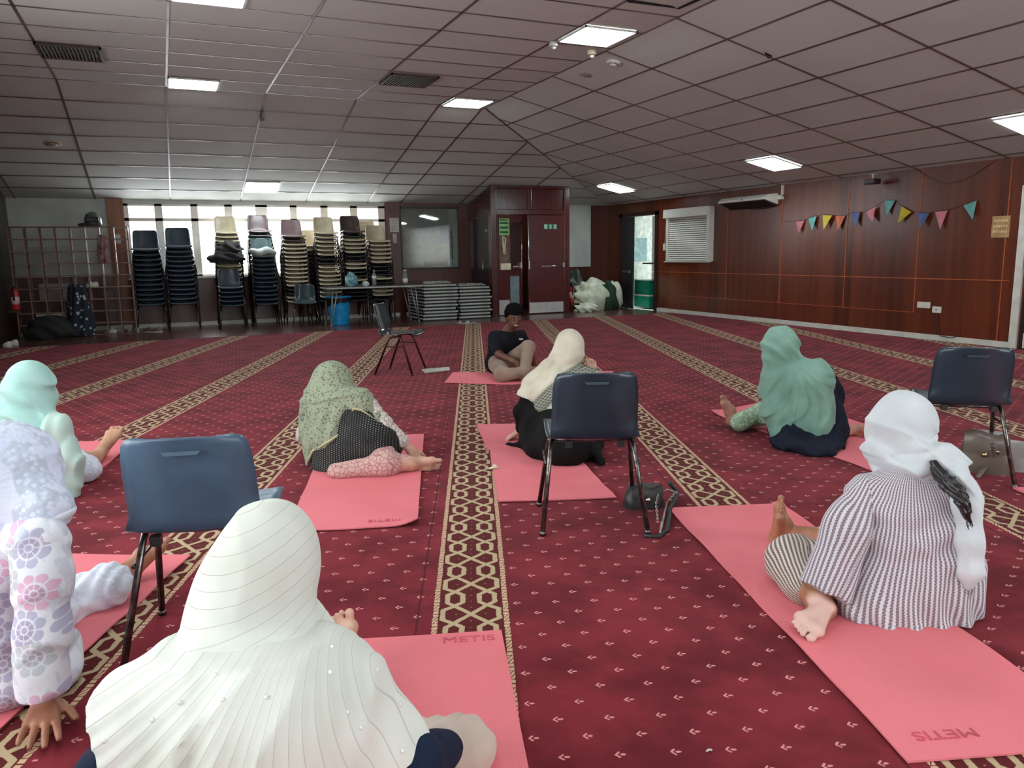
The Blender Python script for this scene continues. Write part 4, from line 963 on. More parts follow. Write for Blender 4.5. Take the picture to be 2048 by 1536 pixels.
ymat([G(1762, 952), G(1862, 893), G(1560, 800), G(1422, 829)], 'pink mat under the person in the sea-green shawl', curl=((0, 1, .02, .2),), seed=5)
ymat([G(1935, 1536+60), G(2140, 1420), G(1562, 1012), G(1336, 1022)], 'long pink mat at the right under the person in the striped tunic', curl=((1, 1, .035, .06),), seed=6) if 0 else None
e0, e1 = G(1336, 1022), G(1562, 1012); e0.z = e1.z = 0
dl_ = G(1815, 1533)-e0; dl_.z = 0; dl_.normalize()
nl = Vector((dl_.y, -dl_.x, 0)); wv_ = (e1-e0).length; e1b = e0-nl*wv_ if (e1-e0).dot(nl) < 0 else e0+nl*wv_
Lm = (G(1815, 1533)-e0).length
ymat([e0+dl_*Lm, e1+dl_*Lm, e1, e0], 'long pink mat at the right under the person in the striped tunic', curl=((1, 1, .035, .06),), seed=6, brand=(.27, .045, R(180), .05))
f0, f1 = G(1003, 1270), G(660, 1290); f0.z = f1.z = 0
fd = (G(1055, 1536)-f0).normalized(); fn_ = (f1-f0).normalized()
f1 = f0+fn_*.585
ymat([f1+fd*1.75, f0+fd*1.75, f0, f1], 'pink mat in the foreground with lettering at its far right corner', seed=7, brand=(.81, .972, 0, .050), wave=.003)
g0, g1 = G(382, 1118), G(120, 1116); g0.z = g1.z = 0
gd = (G(140, 1340)-g0).normalized(); gn_ = (g1-g0).normalized()
ymat([g0+gd*1.75+gn_*.0+gn_*.59, g0+gd*1.75, g0, g0+gn_*.59], 'pink mat under the person in the flower-print dress', seed=8, wave=.006)
h0, h1 = G(275, 884), G(100, 890); h0.z = h1.z = 0
hd = (G(158, 978)-h0).normalized(); hn = (h1-h0).normalized()
ymat([h0+hd*1.75+hn*.59, h0+hd*1.75, h0, h0+hn*.59], 'pink mat under the person in the mint headscarf at the left', seed=9)
i0 = G(2024, 981); i0.z = 0
ymat([i0+RH*.05-FH*1.2, i0+RH*.65-FH*1.0, i0+RH*.62+FH*.02, i0], 'corner of a pink mat at the right edge of the view', seed=10)
# ------------------------------------------------------------------ light
def area(loc, rot, sx, sy, e, col, nm):
    l = bpy.data.lights.new(nm, 'AREA'); l.shape = 'RECTANGLE'; l.size = sx; l.size_y = sy; l.energy = e; l.color = col
    o = bpy.data.objects.new(nm, l); C.objects.link(o); o.location = loc; o.rotation_euler = rot; return o
area((1.83, YW+.5, 1.6), (R(-90), 0, 0), 4.8, 1.3, WIN_E, (.95, .98, 1), 'daylight_back_window')
area((4.7, YB-.35, 1.7), (R(90), 0, 0), 7.2, 1.6, REAR_E, (.84, .96, 1), 'daylight_rear_window')
area((XL-.3, 3.2, 1.7), (0, R(-90), 0), 1.6, 8.2, SIDE_E, (.84, .96, 1), 'daylight_side_window')
w = bpy.data.worlds.new('sky'); bpy.context.scene.world = w; w.use_nodes = True
w.node_tree.nodes['Background'].inputs[0].default_value = (1, .98, .94, 1); w.node_tree.nodes['Background'].inputs[1].default_value = SKY
vs_ = bpy.context.scene.view_settings; vs_.view_transform = 'Standard'; vs_.look = 'None'; vs_.gamma = 1; vs_.exposure = EXPO; vs_.use_curve_mapping = False
# ------------------------------------------------------------------ implicit-surface modelling for people and cloth
def A3(p): return np.array((p[0], p[1], p[2]), dtype=np.float32)
class Fld:
    def __init__(s, pts, pad, h):
        P = np.array([A3(p) for p in pts]); s.lo = P.min(0)-pad; hi = P.max(0)+pad; s.h = h
        s.lo[2] = max(s.lo[2], -.03)
        s.n = np.ceil((hi-s.lo)/h).astype(int)+1; s.f = np.full(s.n, 1.0, np.float32)
        s.ax = [s.lo[i]+h*np.arange(s.n[i], dtype=np.float32) for i in range(3)]
    def sl(s, lo, hi):
        a = np.maximum(0, np.floor((lo-s.lo)/s.h).astype(int)); b = np.minimum(s.n, np.ceil((hi-s.lo)/s.h).astype(int)+1)
        if (b <= a).any(): return None
        S = tuple(slice(a[i], b[i]) for i in range(3))
        return S, s.ax[0][S[0]][:, None, None], s.ax[1][S[1]][None, :, None], s.ax[2][S[2]][None, None, :]
    def put(s, S, d, k, sub=False):
        a = s.f[S]
        if sub:
            s.f[S] = np.maximum(a, -d); return
        if k > 0:
            hh = np.maximum(k-np.abs(a-d), 0)/k; s.f[S] = np.minimum(a, d)-hh*hh*k*.25
        else: s.f[S] = np.minimum(a, d)
    def cap(s, a, b, ra, rb=None, k=.02):
        rb = ra if rb is None else rb; a, b = A3(a), A3(b); pad = k+.035; rm = max(ra, rb)
        q = s.sl(np.minimum(a, b)-rm-pad, np.maximum(a, b)+rm+pad)
        if not q: return s
        S, X, Y, Z = q; d = b-a; L = max(float(d@d), 1e-9)
        t = np.clip(((X-a[0])*d[0]+(Y-a[1])*d[1]+(Z-a[2])*d[2])/L, 0, 1)
        D = np.sqrt((X-a[0]-t*d[0])**2+(Y-a[1]-t*d[1])**2+(Z-a[2]-t*d[2])**2)-(ra+(rb-ra)*t)
        s.put(S, D, k); return s
    def chain(s, pr, k=.02):
        for (a, ra), (b, rb) in zip(pr, pr[1:]): s.cap(a, b, ra, rb, k)
        return s
    def ell(s, c, r, axes=None, k=.02, sub=False):
        c = A3(c); r = np.array(r, np.float32); pad = k+.035
        q = s.sl(c-r.max()-pad, c+r.max()+pad)
        if not q: return s
        S, X, Y, Z = q; x, y, z = X-c[0], Y-c[1], Z-c[2]
        if axes is None: axes = (RH, FH, Vector((0, 0, 1)))
        u = [x*a[0]+y*a[1]+z*a[2] for a in axes]
        k0 = np.sqrt(sum((u[i]/r[i])**2 for i in range(3))); k1 = np.sqrt(sum((u[i]/r[i]**2)**2 for i in range(3)))+1e-6
        s.put(S, k0*(k0-1)/k1, k, sub); return s
    def XYZ(s): return s.ax[0][:, None, None], s.ax[1][None, :, None], s.ax[2][None, None, :]
    def RDZ(s):
        X, Y, Z = s.XYZ(); return X*RH.x+Y*RH.y, X*FH.x+Y*FH.y, Z
    def cut(s, g): s.f = np.maximum(s.f, g); return s
    def disp(s, g): s.f = (s.f+g).astype(np.float32); return s
    def floor(s, z): X, Y, Z = s.XYZ(); s.f = np.maximum(s.f, z-Z); return s
    def nets(s, passes=2):
        f = s.f; ins = f < 0
        # active cells
        c = ins[:-1, :-1, :-1].astype(np.int8)
        for dx, dy, dz in ((1, 0, 0), (0, 1, 0), (0, 0, 1), (1, 1, 0), (1, 0, 1), (0, 1, 1), (1, 1, 1)):
            c = c+ins[dx:f.shape[0]-1+dx, dy:f.shape[1]-1+dy, dz:f.shape[2]-1+dz]
        I = np.argwhere((c > 0) & (c < 8)); idx = -np.ones(c.shape, np.int32); idx[I[:, 0], I[:, 1], I[:, 2]] = np.arange(len(I))
        acc = np.zeros((len(I), 3)); cnt = np.zeros(len(I)); cor = [(0, 0, 0), (1, 0, 0), (0, 1, 0), (1, 1, 0), (0, 0, 1), (1, 0, 1), (0, 1, 1), (1, 1, 1)]
        val = [f[I[:, 0]+a, I[:, 1]+b, I[:, 2]+d] for a, b, d in cor]
        for i in range(8):
            for ax in range(3):
                if cor[i][ax]: continue
                o = list(cor[i]); o[ax] = 1; j = cor.index(tuple(o)); va, vb = val[i], val[j]
                m = (va < 0) != (vb < 0); t = np.where(m, va/(va-vb+1e-12), 0)
                p = np.array(cor[i], float)[None, :].repeat(len(I), 0); p[:, ax] += t
                acc += p*m[:, None]; cnt += m
        V = (I+acc/cnt[:, None])*s.h+s.lo
        Q = []
        for ax in range(3):
            sl0 = [slice(None)]*3; sl1 = [slice(None)]*3; sl0[ax] = slice(0, -1); sl1[ax] = slice(1, None)
            a = ins[tuple(sl0)]; b = ins[tuple(sl1)]; E = np.argwhere(a != b); u, v = [(1, 2), (2, 0), (0, 1)][ax]
            ok = (E[:, u] > 0) & (E[:, v] > 0) & (E[:, u] < f.shape[u]-1) & (E[:, v] < f.shape[v]-1); E = E[ok]
            fl = a[E[:, 0], E[:, 1], E[:, 2]]
            def cell(du, dv):
                e = E.copy(); e[:, u] += du; e[:, v] += dv; return idx[e[:, 0], e[:, 1], e[:, 2]]
            q = np.stack([cell(-1, -1), cell(0, -1), cell(0, 0), cell(-1, 0)], 1); q[~fl] = q[~fl][:, ::-1]; Q.append(q)
        Q = np.concatenate(Q); Q = Q[(Q >= 0).all(1)]
        # one Laplacian pass removes stair noise
        for _ in range(passes):
            S_ = np.zeros_like(V); n_ = np.zeros(len(V))
            for i in range(4):
                a, b = Q[:, i], Q[:, (i+1) % 4]
                for k in range(3): S_[:, k] += np.bincount(a, V[b, k], len(V))+np.bincount(b, V[a, k], len(V))
                n_ += np.bincount(a, minlength=len(V))+np.bincount(b, minlength=len(V))
            V = V*.55+.45*S_/np.maximum(n_, 1)[:, None]
        return V, Q
    def obj(s, name, m, parent=None, attr=None, attr2=None):
        V, Q = s.nets(1 if name == 'body' else 2); base = np.array(parent.location if parent else (0, 0, 0)) if parent and parent.type == 'EMPTY' else (np.array(parent.parent.location) if parent else np.zeros(3))
        me = bpy.data.meshes.new(name); W = (V-base).astype(np.float32)
        me.vertices.add(len(V)); me.vertices.foreach_set('co', W.ravel()); me.loops.add(len(Q)*4); me.loops.foreach_set('vertex_index', Q.ravel().astype(np.int32))
        me.polygons.add(len(Q)); me.polygons.foreach_set('loop_start', np.arange(0, len(Q)*4, 4, dtype=np.int32)); me.polygons.foreach_set('loop_total', np.full(len(Q), 4, np.int32))
        me.update(calc_edges=True); me.polygons.foreach_set('use_smooth', np.ones(len(Q), bool))
        for nm, fn in (('cl', attr), ('pale', attr2)):
            if fn is not None:
                d = np.asarray(fn(V), np.float32)
                at = me.attributes.new(nm, 'FLOAT_VECTOR' if d.ndim == 2 else 'FLOAT', 'POINT'); at.data.foreach_set('vector' if d.ndim == 2 else 'value', d.ravel())
        me.materials.append(m); o = bpy.data.objects.new(name, me); C.objects.link(o)
        if parent: o.parent = parent
        return o
sharp = lambda a: 1.6*(1-np.abs(np.sin(a)))**2
vR = lambda V: V[:, 0]*RH.x+V[:, 1]*RH.y
vD = lambda V: V[:, 0]*FH.x+V[:, 1]*FH.y
def rz_(V): return np.stack([vR(V), V[:, 2], vD(V)], 1)
UP = Vector((0, 0, 1))
def orth(f, u):
    f = Vector(f).normalized(); u = Vector(u); u = (u-f*u.dot(f)).normalized(); return f, u
def hand(F, W, f, u, thumb, s=1.0, curl=.35, spread=.12, k=.008):
    """W wrist, f finger direction, u back-of-hand normal, thumb=+1/-1 side along f x u"""
    f, u = orth(f, u); m = f.cross(u)*thumb; W = Vector(W)
    for i, (o, L, kn) in enumerate(((.030, .074, .088), (.010, .082, .093), (-.011, .076, .088), (-.031, .060, .078))):
        K = W+f*kn*s+m*o*s; F.cap(W+m*o*.5*s, K, .017*s, .0115*s, .014)
        g = (f+m*(o*spread*22)).normalized(); p = K; a = curl*.5
        for (l, r0, r1) in ((.45, .0098, .0088), (.30, .0088, .0080), (.25, .0080, .0070)):
            d = (g*math.cos(a)-u*math.sin(a)); q = p+d*L*l*s; F.cap(p, q, r0*s, r1*s, .003); p = q; a += curl
    T = W+f*.022*s+m*.024*s; t1 = T+(m*.8+f*.75-u*.15).normalized()*.042*s; t2 = t1+(m*.45+f*.9-u*.2).normalized()*.032*s
    F.cap(W+m*.01*s, T, .019*s, .016*s, .012).cap(T, t1, .0145*s, .0115*s, .008).cap(t1, t2, .0112*s, .0092*s, .003)
def foot(F, An, H, f, u, med, s=1.0):
    """An ankle, H heel centre, f heel->toe, u dorsal side, med = +1/-1 medial side along f x u"""
    f, u = orth(f, u); m = f.cross(u)*med; H = Vector(H); An = Vector(An)
    mid = H+f*.085*s+u*.022*s; bm = H+f*.150*s+m*.026*s-u*.006*s; bl = H+f*.128*s-m*.038*s-u*.008*s
    F.cap(An, H, .034*s, .033*s, .02).cap(An, mid, .034*s, .030*s, .025).cap(mid, bm, .030*s, .0215*s, .02).cap(mid, bl, .028*s, .016*s, .02)
    F.cap(H, bm, .029*s, .019*s, .015).cap(H, bl, .028*s, .018*s, .015).cap(bm, bl, .018*s, .015*s, .015)
    e = bm+f*.052*s+m*.001*s; F.cap(bm+f*.008*s, e-f*.012*s, .0150*s, .0125*s, .004); F.ell(e-f*.006*s, (.0150*s,)*3, None, .003)
    for i, (t, L, r) in enumerate(((.40, .050, .0082), (.61, .045, .0078), (.81, .039, .0076), (1.0, .032, .0076))):
        b0 = bm.lerp(bl, t)+f*.006*s; tp = b0+f*L*s-m*(t-.4)*.010*s+u*.001; F.cap(b0, tp, r*s, r*s*.86, .002); F.ell(tp, (r*s*1.12,)*3, None, .001)
def skin(name, c1, c2, pale=None, rough=.5):
    m, nt, b = newmat(name); src, x, y, z = coords(nt); n = noise(nt, src, 22, 3)
    c = mixc(nt, n.ss(.3, .7), srgb(*c1), srgb(*c2))
    if pale:
        a = nt.nodes.new('ShaderNodeAttribute'); a.attribute_name = 'pale'; c = mixc(nt, N(nt, a.outputs['Fac']), c, srgb(*pale))
    nt.links.new(c, b.inputs['Base Color']); b.inputs['Roughness'].default_value = rough
    b.inputs['Subsurface Weight'].default_value = .1; b.inputs['Subsurface Radius'].default_value = (.012, .004, .002); b.inputs['Subsurface Scale'].default_value = .6
    bump(nt, b, noise(nt, src, 180, 2), .15, .002); return m
def cloth(name, c1, c2=None, rough=.85, bs=350, bp=.25, sheen=.15, wr=0):
    m, nt, b = newmat(name); src, x, y, z = coords(nt); n = noise(nt, src, 7, 3)
    c2 = c2 or tuple(v*.88 for v in c1)
    nt.links.new(mixc(nt, n.ss(.3, .7), srgb(*c1), srgb(*c2)), b.inputs['Base Color']); b.inputs['Roughness'].default_value = rough; b.inputs['Sheen Weight'].default_value = sheen
    b.inputs['Specular IOR Level'].default_value = .2
    h = noise(nt, src, bs, 2)*.3
    if wr: h = h+noise(nt, comb(nt, x*1.0, y*1.0, z*.35), 16, 2)*wr
    bump(nt, b, h, bp, .006); return m
def torso(F, pel, chest, neck, sh_l, sh_r, w=1.0, k=.06, e=0.0):
    """e: extra radius for clothing"""
    ax = (Vector(sh_r)-Vector(sh_l)).normalized(); pel, chest, neck = Vector(pel), Vector(chest), Vector(neck)
    F.cap(pel-ax*.075*w, pel+ax*.075*w, .115*w+e, .115*w+e, k)
    wst = pel.lerp(chest, .5); F.cap(wst-ax*.06*w, wst+ax*.06*w, .095*w+e, .095*w+e, k)
    F.cap(chest-ax*.07*w, chest+ax*.07*w, .095*w+e, .095*w+e, k)
    F.cap(pel, chest, .12*w+e, .10*w+e, k)
    F.cap(sh_l, sh_r, .052+e, .052+e, k); F.cap(chest, (Vector(sh_l)+Vector(sh_r))/2, .09*w+e, .06+e, k); F.cap((Vector(sh_l)+Vector(sh_r))/2, neck, .06+e, .048+e, k)
def limb(F, a, b, c, r, k=.03, e=0.0): F.cap(a, b, r[0]+e, r[1]+e, k).cap(b, c, r[1]+e, r[2]+e, k)
ARM = (.047, .038, .026); LEG = (.088, .058, .036)
def bodyF(j, h=.006, w=1.0, pad=.25):
    pts = [p for k_, p in j.items() if isinstance(p, Vector)]
    F = Fld(pts, max(pad, .25), h)
    torso(F, j['pel'], j['chest'], j['neck'], j['shl'], j['shr'], w)
    F.cap(j['neck'], j['head'], .05, .055, .03); F.ell(j['head'], (.074, .094, .112), None, .03)
    for s in 'lr':
        if 'el'+s in j: limb(F, j['sh'+s], j['el'+s], j['wr'+s], ARM)
        if 'kn'+s in j: limb(F, j['hip'+s], j['kn'+s], j['an'+s], LEG)
    return F
def person(base, lab):
    t = empty('person', (base.x, base.y, 0), 0, lab, 'person'); return t
def bvh_hit(o, px, py):
    from mathutils.bvhtree import BVHTree
    T = BVHTree.FromPolygons([v.co for v in o.data.vertices], [p.vertices for p in o.data.polygons])
    off = o.parent.location if o.parent else Vector((0, 0, 0)); d = Vector(ray(px, py)).normalized(); return T, off, d
def zig(nt, name, c1, c2, per, attr='cl', rough=.85):
    """narrow wavy stripes, coordinate x of the cloth attribute across, y along"""
    m, nt, b = newmat(name) if nt is None else nt
    src, x, y, z = coords(nt, attr=attr); osrc, *_ = coords(nt)
    tri = ((y/.011).fr()-.5).ab()*2
    t = ((x+(noise(nt, osrc, 9, 2)-.5)*.008+tri*.0022)/per).fr()
    st = (t-.5).ab().ss(.20, .30)
    t2 = (x/per).fr(); dots = ((y/.0014).sn()*.5+.5)
    dk = mixc(nt, dots.ss(.2, .8), c2, tuple(v*1.5+.02 for v in c2))
    nt.links.new(mixc(nt, st, dk, c1), b.inputs['Base Color']); b.inputs['Roughness'].default_value = rough; b.inputs['Sheen Weight'].default_value = .15; b.inputs['Specular IOR Level'].default_value = .2
    bump(nt, b, st*.5+noise(nt, osrc, 18, 2)*1.5, .35, .004); return m
def smooth_noise(R_, D_, Z_, sc, ph=0.0):
    return (np.sin(R_*sc+1.7*np.sin(Z_*sc*.6+ph))+np.sin(Z_*sc*1.3+1.3*np.sin(D_*sc*.8+ph*2)+ph)+np.sin((R_*.6+D_*.8)*sc*1.1+ph*3))/3
m_wscarf = cloth('white_cotton_scarf', (204, 210, 214), (190, 197, 203), bs=260, wr=2.2)
# ================================================================== person in the striped tunic (right)
m_str = zig(None, 'grey_white_zigzag_knit', srgb(204, 200, 208), srgb(116, 104, 112), .0148)
m_sk7 = skin('warm_brown_skin', (172, 122, 92), (150, 102, 76), (214, 176, 166))
D0 = 2.52
j = dict(pel=J(1822, 1175, 2.53), chest=J(1825, 1035, 2.56), neck=J(1822, 935, 2.60), head=J(1806, 858, 2.66), shl=J(1735, 988, 2.60), shr=J(1915, 985, 2.54),
         ell=J(1672, 1110, 2.62), wrl=J(1630, 1180, 2.70), elr=J(1915, 1110, 2.62), wrr=J(1890, 1200, 2.72),
         hipl=J(1765, 1195, 2.56), hipr=J(1880, 1190, 2.60), knl=J(1572, 1128, 2.72), anl=J(1622, 1226, 2.44), knr=J(1700, 1085, 2.98), anr=J(1575, 1068, 3.14))
for k_ in ('pel',): j[k_].z = .13
t7 = person(G(1840, 1260), 'person in a grey-white zigzag tunic and white headscarf, on the long right mat')
j['anl'] = G(1636, 1198, .065)
F = bodyF(j, .0042, 1.08)
H = G(1658, 1232, .055); toe = G(1606, 1290, .045)
An = G(1636, 1198, .065); F.cap(j['knl'], An, .052, .036, .03)
fdir = (toe-H); udir = (FH*1.0+UP*.15-RH*.5)
foot(F, An, G(1652, 1218, .048), G(1600, 1276, .03)-G(1652, 1218, .05), -UP*.9+FH*.35, 1, 1.0)
foot(F, j['anr'], J(1552, 1080, 3.15), J(1563, 1020, 3.13)-J(1552, 1080, 3.15), -FH*.25+RH*1.0+UP*.1, 1, .95)
hand(F, J(1640, 1172, 2.62), J(1600, 1215, 2.52)-J(1640, 1172, 2.62), RH*-.2-FH*.6+UP*.7, 1, .95, .5)
F.floor(.012)
pl = J(1650, 1228, 2.42); 
def pale7(V): c_ = np.array(G(1628, 1248, .045)); d = np.sqrt(((V-c_)**2).sum(1)); return np.clip((.145-d)/.03, 0, 1)*np.clip((V[:, 2]-.034+(c_@np.array(FH)-V@np.array(FH))*.25)/.012, 0, 1)
F.obj('body', m_sk7, t7, attr2=pale7)
# tunic body
pts = [j[k_] for k_ in ('pel', 'chest', 'neck', 'shl', 'shr')]+[J(1690, 1250, 2.3), J(1960, 1275, 2.4), J(1800, 1240, 2.75)]
T = Fld(pts, .13, .0065); torso(T, j['pel'], j['chest'], j['neck']-UP*.02, j['shl'], j['shr'], 1.10, .07, .018)
T.cap(J(1745, 1215, 2.50), J(1875, 1215, 2.50), .135, .125, .07).cap(J(1720, 1150, 2.58), J(1700, 1130, 2.8), .09, .08, .06)
T.ell(J(1822, 1262, 2.45), (.20, .19, .05), None, .05).ell(J(1930, 1266, 2.40), (.085, .07, .022), None, .03).ell(J(1800, 1276, 2.36), (.09, .06, .02), None, .03)
Rr, Dd, Zz = T.RDZ(); fold = .007*np.sin(Rr*70+3*np.sin(Zz*14))*np.clip((.3-Zz)/.25, 0, 1)+.006*np.sin(Zz*58+2.2*np.sin(Rr*16))*np.clip(1.2-abs(Zz-.33)/.14, 0, 1)
T.disp(fold); T.cut(Zz-(j['neck'].z+.03)); T.floor(.014)
T.disp(-.006*sharp((Zz-.2*Rr)*23+1.6*np.sin(Rr*14))*np.clip(1-np.abs(Zz-.30)/.16, 0, 1)); pc_ = j['pel']; T.obj('tunic', m_str, t7, attr=lambda V: np.stack([np.arctan2(vR(V)-pc_.dot(RH), pc_.dot(FH)+.05-vD(V))*.215+.006*np.sin(V[:, 2]*16), V[:, 2], V[:, 0]], 1))
a0, a1, a2 = j['shl'], J(1668, 1105, 2.53), J(1652, 1182, 2.50)
S = Fld([a0, a1, a2], .14, .0055); S.cap(a0, J(1694, 1060, 2.53), .070, .078, .05).cap(J(1694, 1060, 2.53), J(1652, 1180, 2.50), .078, .094, .04)
ad = (a2-a0).normalized(); ac = ad.cross(FH).normalized()
X, Y, Z = S.XYZ(); S.cut((X-a2.x)*ad.x+(Y-a2.y)*ad.y+(Z-a2.z)*ad.z-.01)
S.disp(.004*np.sin((X*ac.x+Y*ac.y+Z*ac.z)*90+Z*20)); 
def axial(V, p, q, r):
    d = Vector(q)-Vector(p); d.normalize(); e = d.cross(FH).normalized(); g = d.cross(e); W = V-np.array(p)
    return np.stack([np.arctan2(W@np.array(e), -(W@np.array(g)))*r, W@np.array(d), V[:, 2]], 1)
so = S.obj('sleeve', m_str, t7, attr=lambda V: axial(V, a0, a2, .085))
S = Fld([j['shr'], j['elr'], j['wrr']], .11, .0065); S.chain([(j['shr'], .066), (j['elr'], .06), (j['wrr'], .055)], .04); S.obj('sleeve', m_str, t7, attr=lambda V: np.stack([vR(V), V[:, 2], V[:, 0]], 1))
# trousers
m_str2 = zig(None, 'grey_brown_zigzag_knit', srgb(206, 194, 186), srgb(96, 84, 78), .0150)
B = Fld([j['hipl'], j['knl'], J(1590, 1180, 2.64), J(1610, 1180, 2.52), j['hipr'], j['knr'], J(1640, 1072, 3.06)], .13, .006)
B.cap(j['knl'], J(1610, 1172, 2.58), .074, .062, .03).cap(j['hipl'], J(1590, 1108, 2.74), .10, .078, .04).cap(J(1578, 1118, 2.73), J(1610, 1172, 2.58), .078, .066, .03)
B.cap(j['hipr'], J(1720, 1080, 2.95), .10, .07, .04).cap(J(1720, 1080, 2.95), J(1655, 1075, 3.05), .066, .056, .03)
Rr, Dd, Zz = B.RDZ(); B.disp(.004*smooth_noise(Rr, Dd, Zz, 55)); B.floor(.013)
B.obj('trousers', m_str2, t7, attr=lambda V: axial(V, J(1590, 1108, 2.74), J(1610, 1172, 2.58), .08))
# headscarf
hd = j['head']
S = Fld([hd, j['neck'], J(1740, 930, 2.68), J(1890, 925, 2.5), J(1955, 1185, 2.35), J(1900, 930, 2.5)], .15, .0055)
S.ell(J(1808, 846, 2.66), (.104, .128, .118), None, .03).ell(J(1792, 884, 2.68), (.098, .115, .11), None, .05).cap(J(1790, 905, 2.68), J(1815, 925, 2.60), .083, .075, .05)
S.cap(J(1775, 930, 2.66), J(1850, 928, 2.53), .055, .05, .04).cap(J(1845, 925, 2.52), J(1892, 918, 2.54), .04, .034, .04)
S.chain([(J(1880, 912, 2.53), .036), (J(1918, 955, 2.47), .040), (J(1934, 1010, 2.42), .042), (J(1938, 1080, 2.39), .040), (J(1938, 1140, 2.37), .034), (J(1936, 1165, 2.37), .022)], .03)
S.cap(J(1895, 975, 2.56), J(1935, 1100, 2.50), .035, .03, .03)
Rr, Dd, Zz = S.RDZ(); hz = hd.z; eR0 = hd.dot(RH)
S.disp(.0075*np.sin((Zz*.8+Rr*.6)*75+2.5*np.sin(Rr*20)+Dd*15)*np.clip((hz+.06-Zz)/.08, 0, 1)*np.clip((Zz-hz+.22)/.08, .12, 1)+.006*np.exp(-((Zz-hz+.04-.5*(Rr-eR0))/.010)**2)+.003*smooth_noise(Rr, Dd, Zz, 40, 1))
S.disp(-.007*sharp((Zz+.55*Rr)*26+1.4*np.sin(Rr*13)+.5)*np.clip((hz+.08-Zz)/.06, 0, 1)*np.clip((Zz-hz+.20)/.06, 0, 1)+.006*sharp((Zz-.25*(Rr-eR0))*48+1.5*np.sin(Rr*15))*np.clip(1-np.abs(Zz-hz+.115)/.05, 0, 1)-.006*sharp((Rr+.12*Zz)*62+2*np.sin(Zz*7))*np.clip((hz-.20-Zz)/.08, 0, 1))
S.obj('headscarf', m_wscarf, t7)
fr_ = MB()
for i in range(14):
    p = J(1924+i*2.1, 1160+6*math.sin(i), 2.36+.004*(i % 3)); fr_.tube([p, p-UP*.035+RH*.002*math.sin(i*2), p-UP*(.055+.015*math.sin(i*3.1))], .0018, 5)
fo = fr_.build('fringe', m_wscarf, t7); fo.location = -t7.location
# hair
m_hair = mat('black_hair', (.008, .007, .008), .35, spec=.6)
S = Fld([J(1868, 930, 2.45), J(1955, 1060, 2.4)], .07, .004)
S.chain([(J(1868, 928, 2.47), .014), (J(1880, 950, 2.44), .022), (J(1898, 968, 2.40), .026), (J(1915, 985, 2.37), .024), (J(1926, 1005, 2.35), .020), (J(1932, 1025, 2.34), .013), (J(1940, 1048, 2.34), .005)], .01)
Rr, Dd, Zz = S.RDZ(); S.disp(.003*np.sin((Rr*.8+Zz*.6)*420+3*np.sin((Zz-Rr)*40)))
S.obj('ponytail', m_hair, t7)
hm = MB()
for i in range(5):
    x0 = 1925+rnd.uniform(-6, 10); hm.tube([J(x0-4+q_*4+3*math.sin(q_*1.3+i), 985+q_*11+i*2, 2.34) for q_ in range(7)], .0013, 5)
o = hm.build('loose_strands', m_hair, t7); o.location = -t7.location
# ================================================================== person in the pleated cream shawl (foreground)
t3 = person(G(520, 1800), 'person with back to us in a pleated cream shawl with pearls, nearest in the foreground')
m_sk3 = skin('light_skin', (206, 168, 146), (188, 148, 128))
def pleat(name, per):
    m, nt, b = newmat(name); src, x, y, z = coords(nt, attr='cl'); osrc, *_ = coords(nt)
    t = ((x+(noise(nt, osrc, 6, 2)-.5)*.012)/per).fr(); line = t.ss(.0, .035)*(1-t.ss(.975, 1.0))*.8+.2
    nt.links.new(mixc(nt, line, srgb(178, 176, 164), mixc(nt, noise(nt, osrc, 5, 2).ss(.35, .65), srgb(218, 222, 216), srgb(204, 208, 200))), b.inputs['Base Color'])
    b.inputs['Roughness'].default_value = .8; b.inputs['Sheen Weight'].default_value = .2; b.inputs['Specular IOR Level'].default_value = .25
    bump(nt, b, t*.5+line*.4+noise(nt, osrc, 300, 2)*.12+noise(nt, osrc, 11, 3)*1.6, .45, .005); return m
m_pl = pleat('pleated_cream_fabric', .029); m_pl2 = pleat('fan_pleated_cream_fabric', .085)
m_navy = cloth('navy_jersey', (22, 34, 58), (16, 26, 46), wr=1.0, sheen=0)
dh = 1.42
j = dict(pel=J(520, 1700, 1.30), chest=J(530, 1440, 1.34), neck=J(525, 1290, 1.42), head=J(520, 1140, 1.50), shl=J(360, 1400, 1.32), shr=J(690, 1390, 1.40),
         ell=J(230, 1560, 1.28), wrl=J(200, 1760, 1.45), elr=J(820, 1530, 1.38), wrr=J(900, 1500, 1.62), hipl=J(470, 1740, 1.35), hipr=J(590, 1740, 1.35), knl=J(620, 1440, 1.85), anl=J(700, 1330, 2.14), knr=J(925, 1500, 1.72), anr=J(760, 1560, 1.86))
j['pel'].z = .13; j['hipl'].z = .12; j['hipr'].z = .12; j['knl'].z = .10; j['anl'].z = .09; j['anr'] = G(740, 1480, .06)
j['wrl'].z = .12
F = bodyF(j, .0044, 1.05)
foot(F, j['anl'], G(690, 1345, .05), UP*1.0+FH*.05-RH*.03, -FH*1.0+UP*.2-RH*.15, 1, .92)
foot(F, j['anr'], j['anr']+Vector((0, 0, -.02)), -RH+FH*.2, UP, 1, .9)
hand(F, J(862, 1478, 1.66), RH*.8+FH*.5-UP*.35, UP+FH*-.2, -1, .9, .3); hand(F, j['wrl'], -UP*.3+FH, UP, 1, .9)
F.floor(.008); F.obj('body', m_sk3, t3)
nl_ = MB(); 
T = Fld([j['pel'], j['chest'], j['shl'], j['shr'], j['ell'], j['wrl'], j['elr'], j['wrr'], J(150, 1560, 1.2)], .14, .008)
torso(T, j['pel'], j['chest'], j['neck']-UP*.03, j['shl'], j['shr'], 1.12, .07, .014); T.chain([(j['shl'], .066), (j['ell'], .064), (J(170, 1640, 1.33), .07), (j['wrl'], .06)], .04)
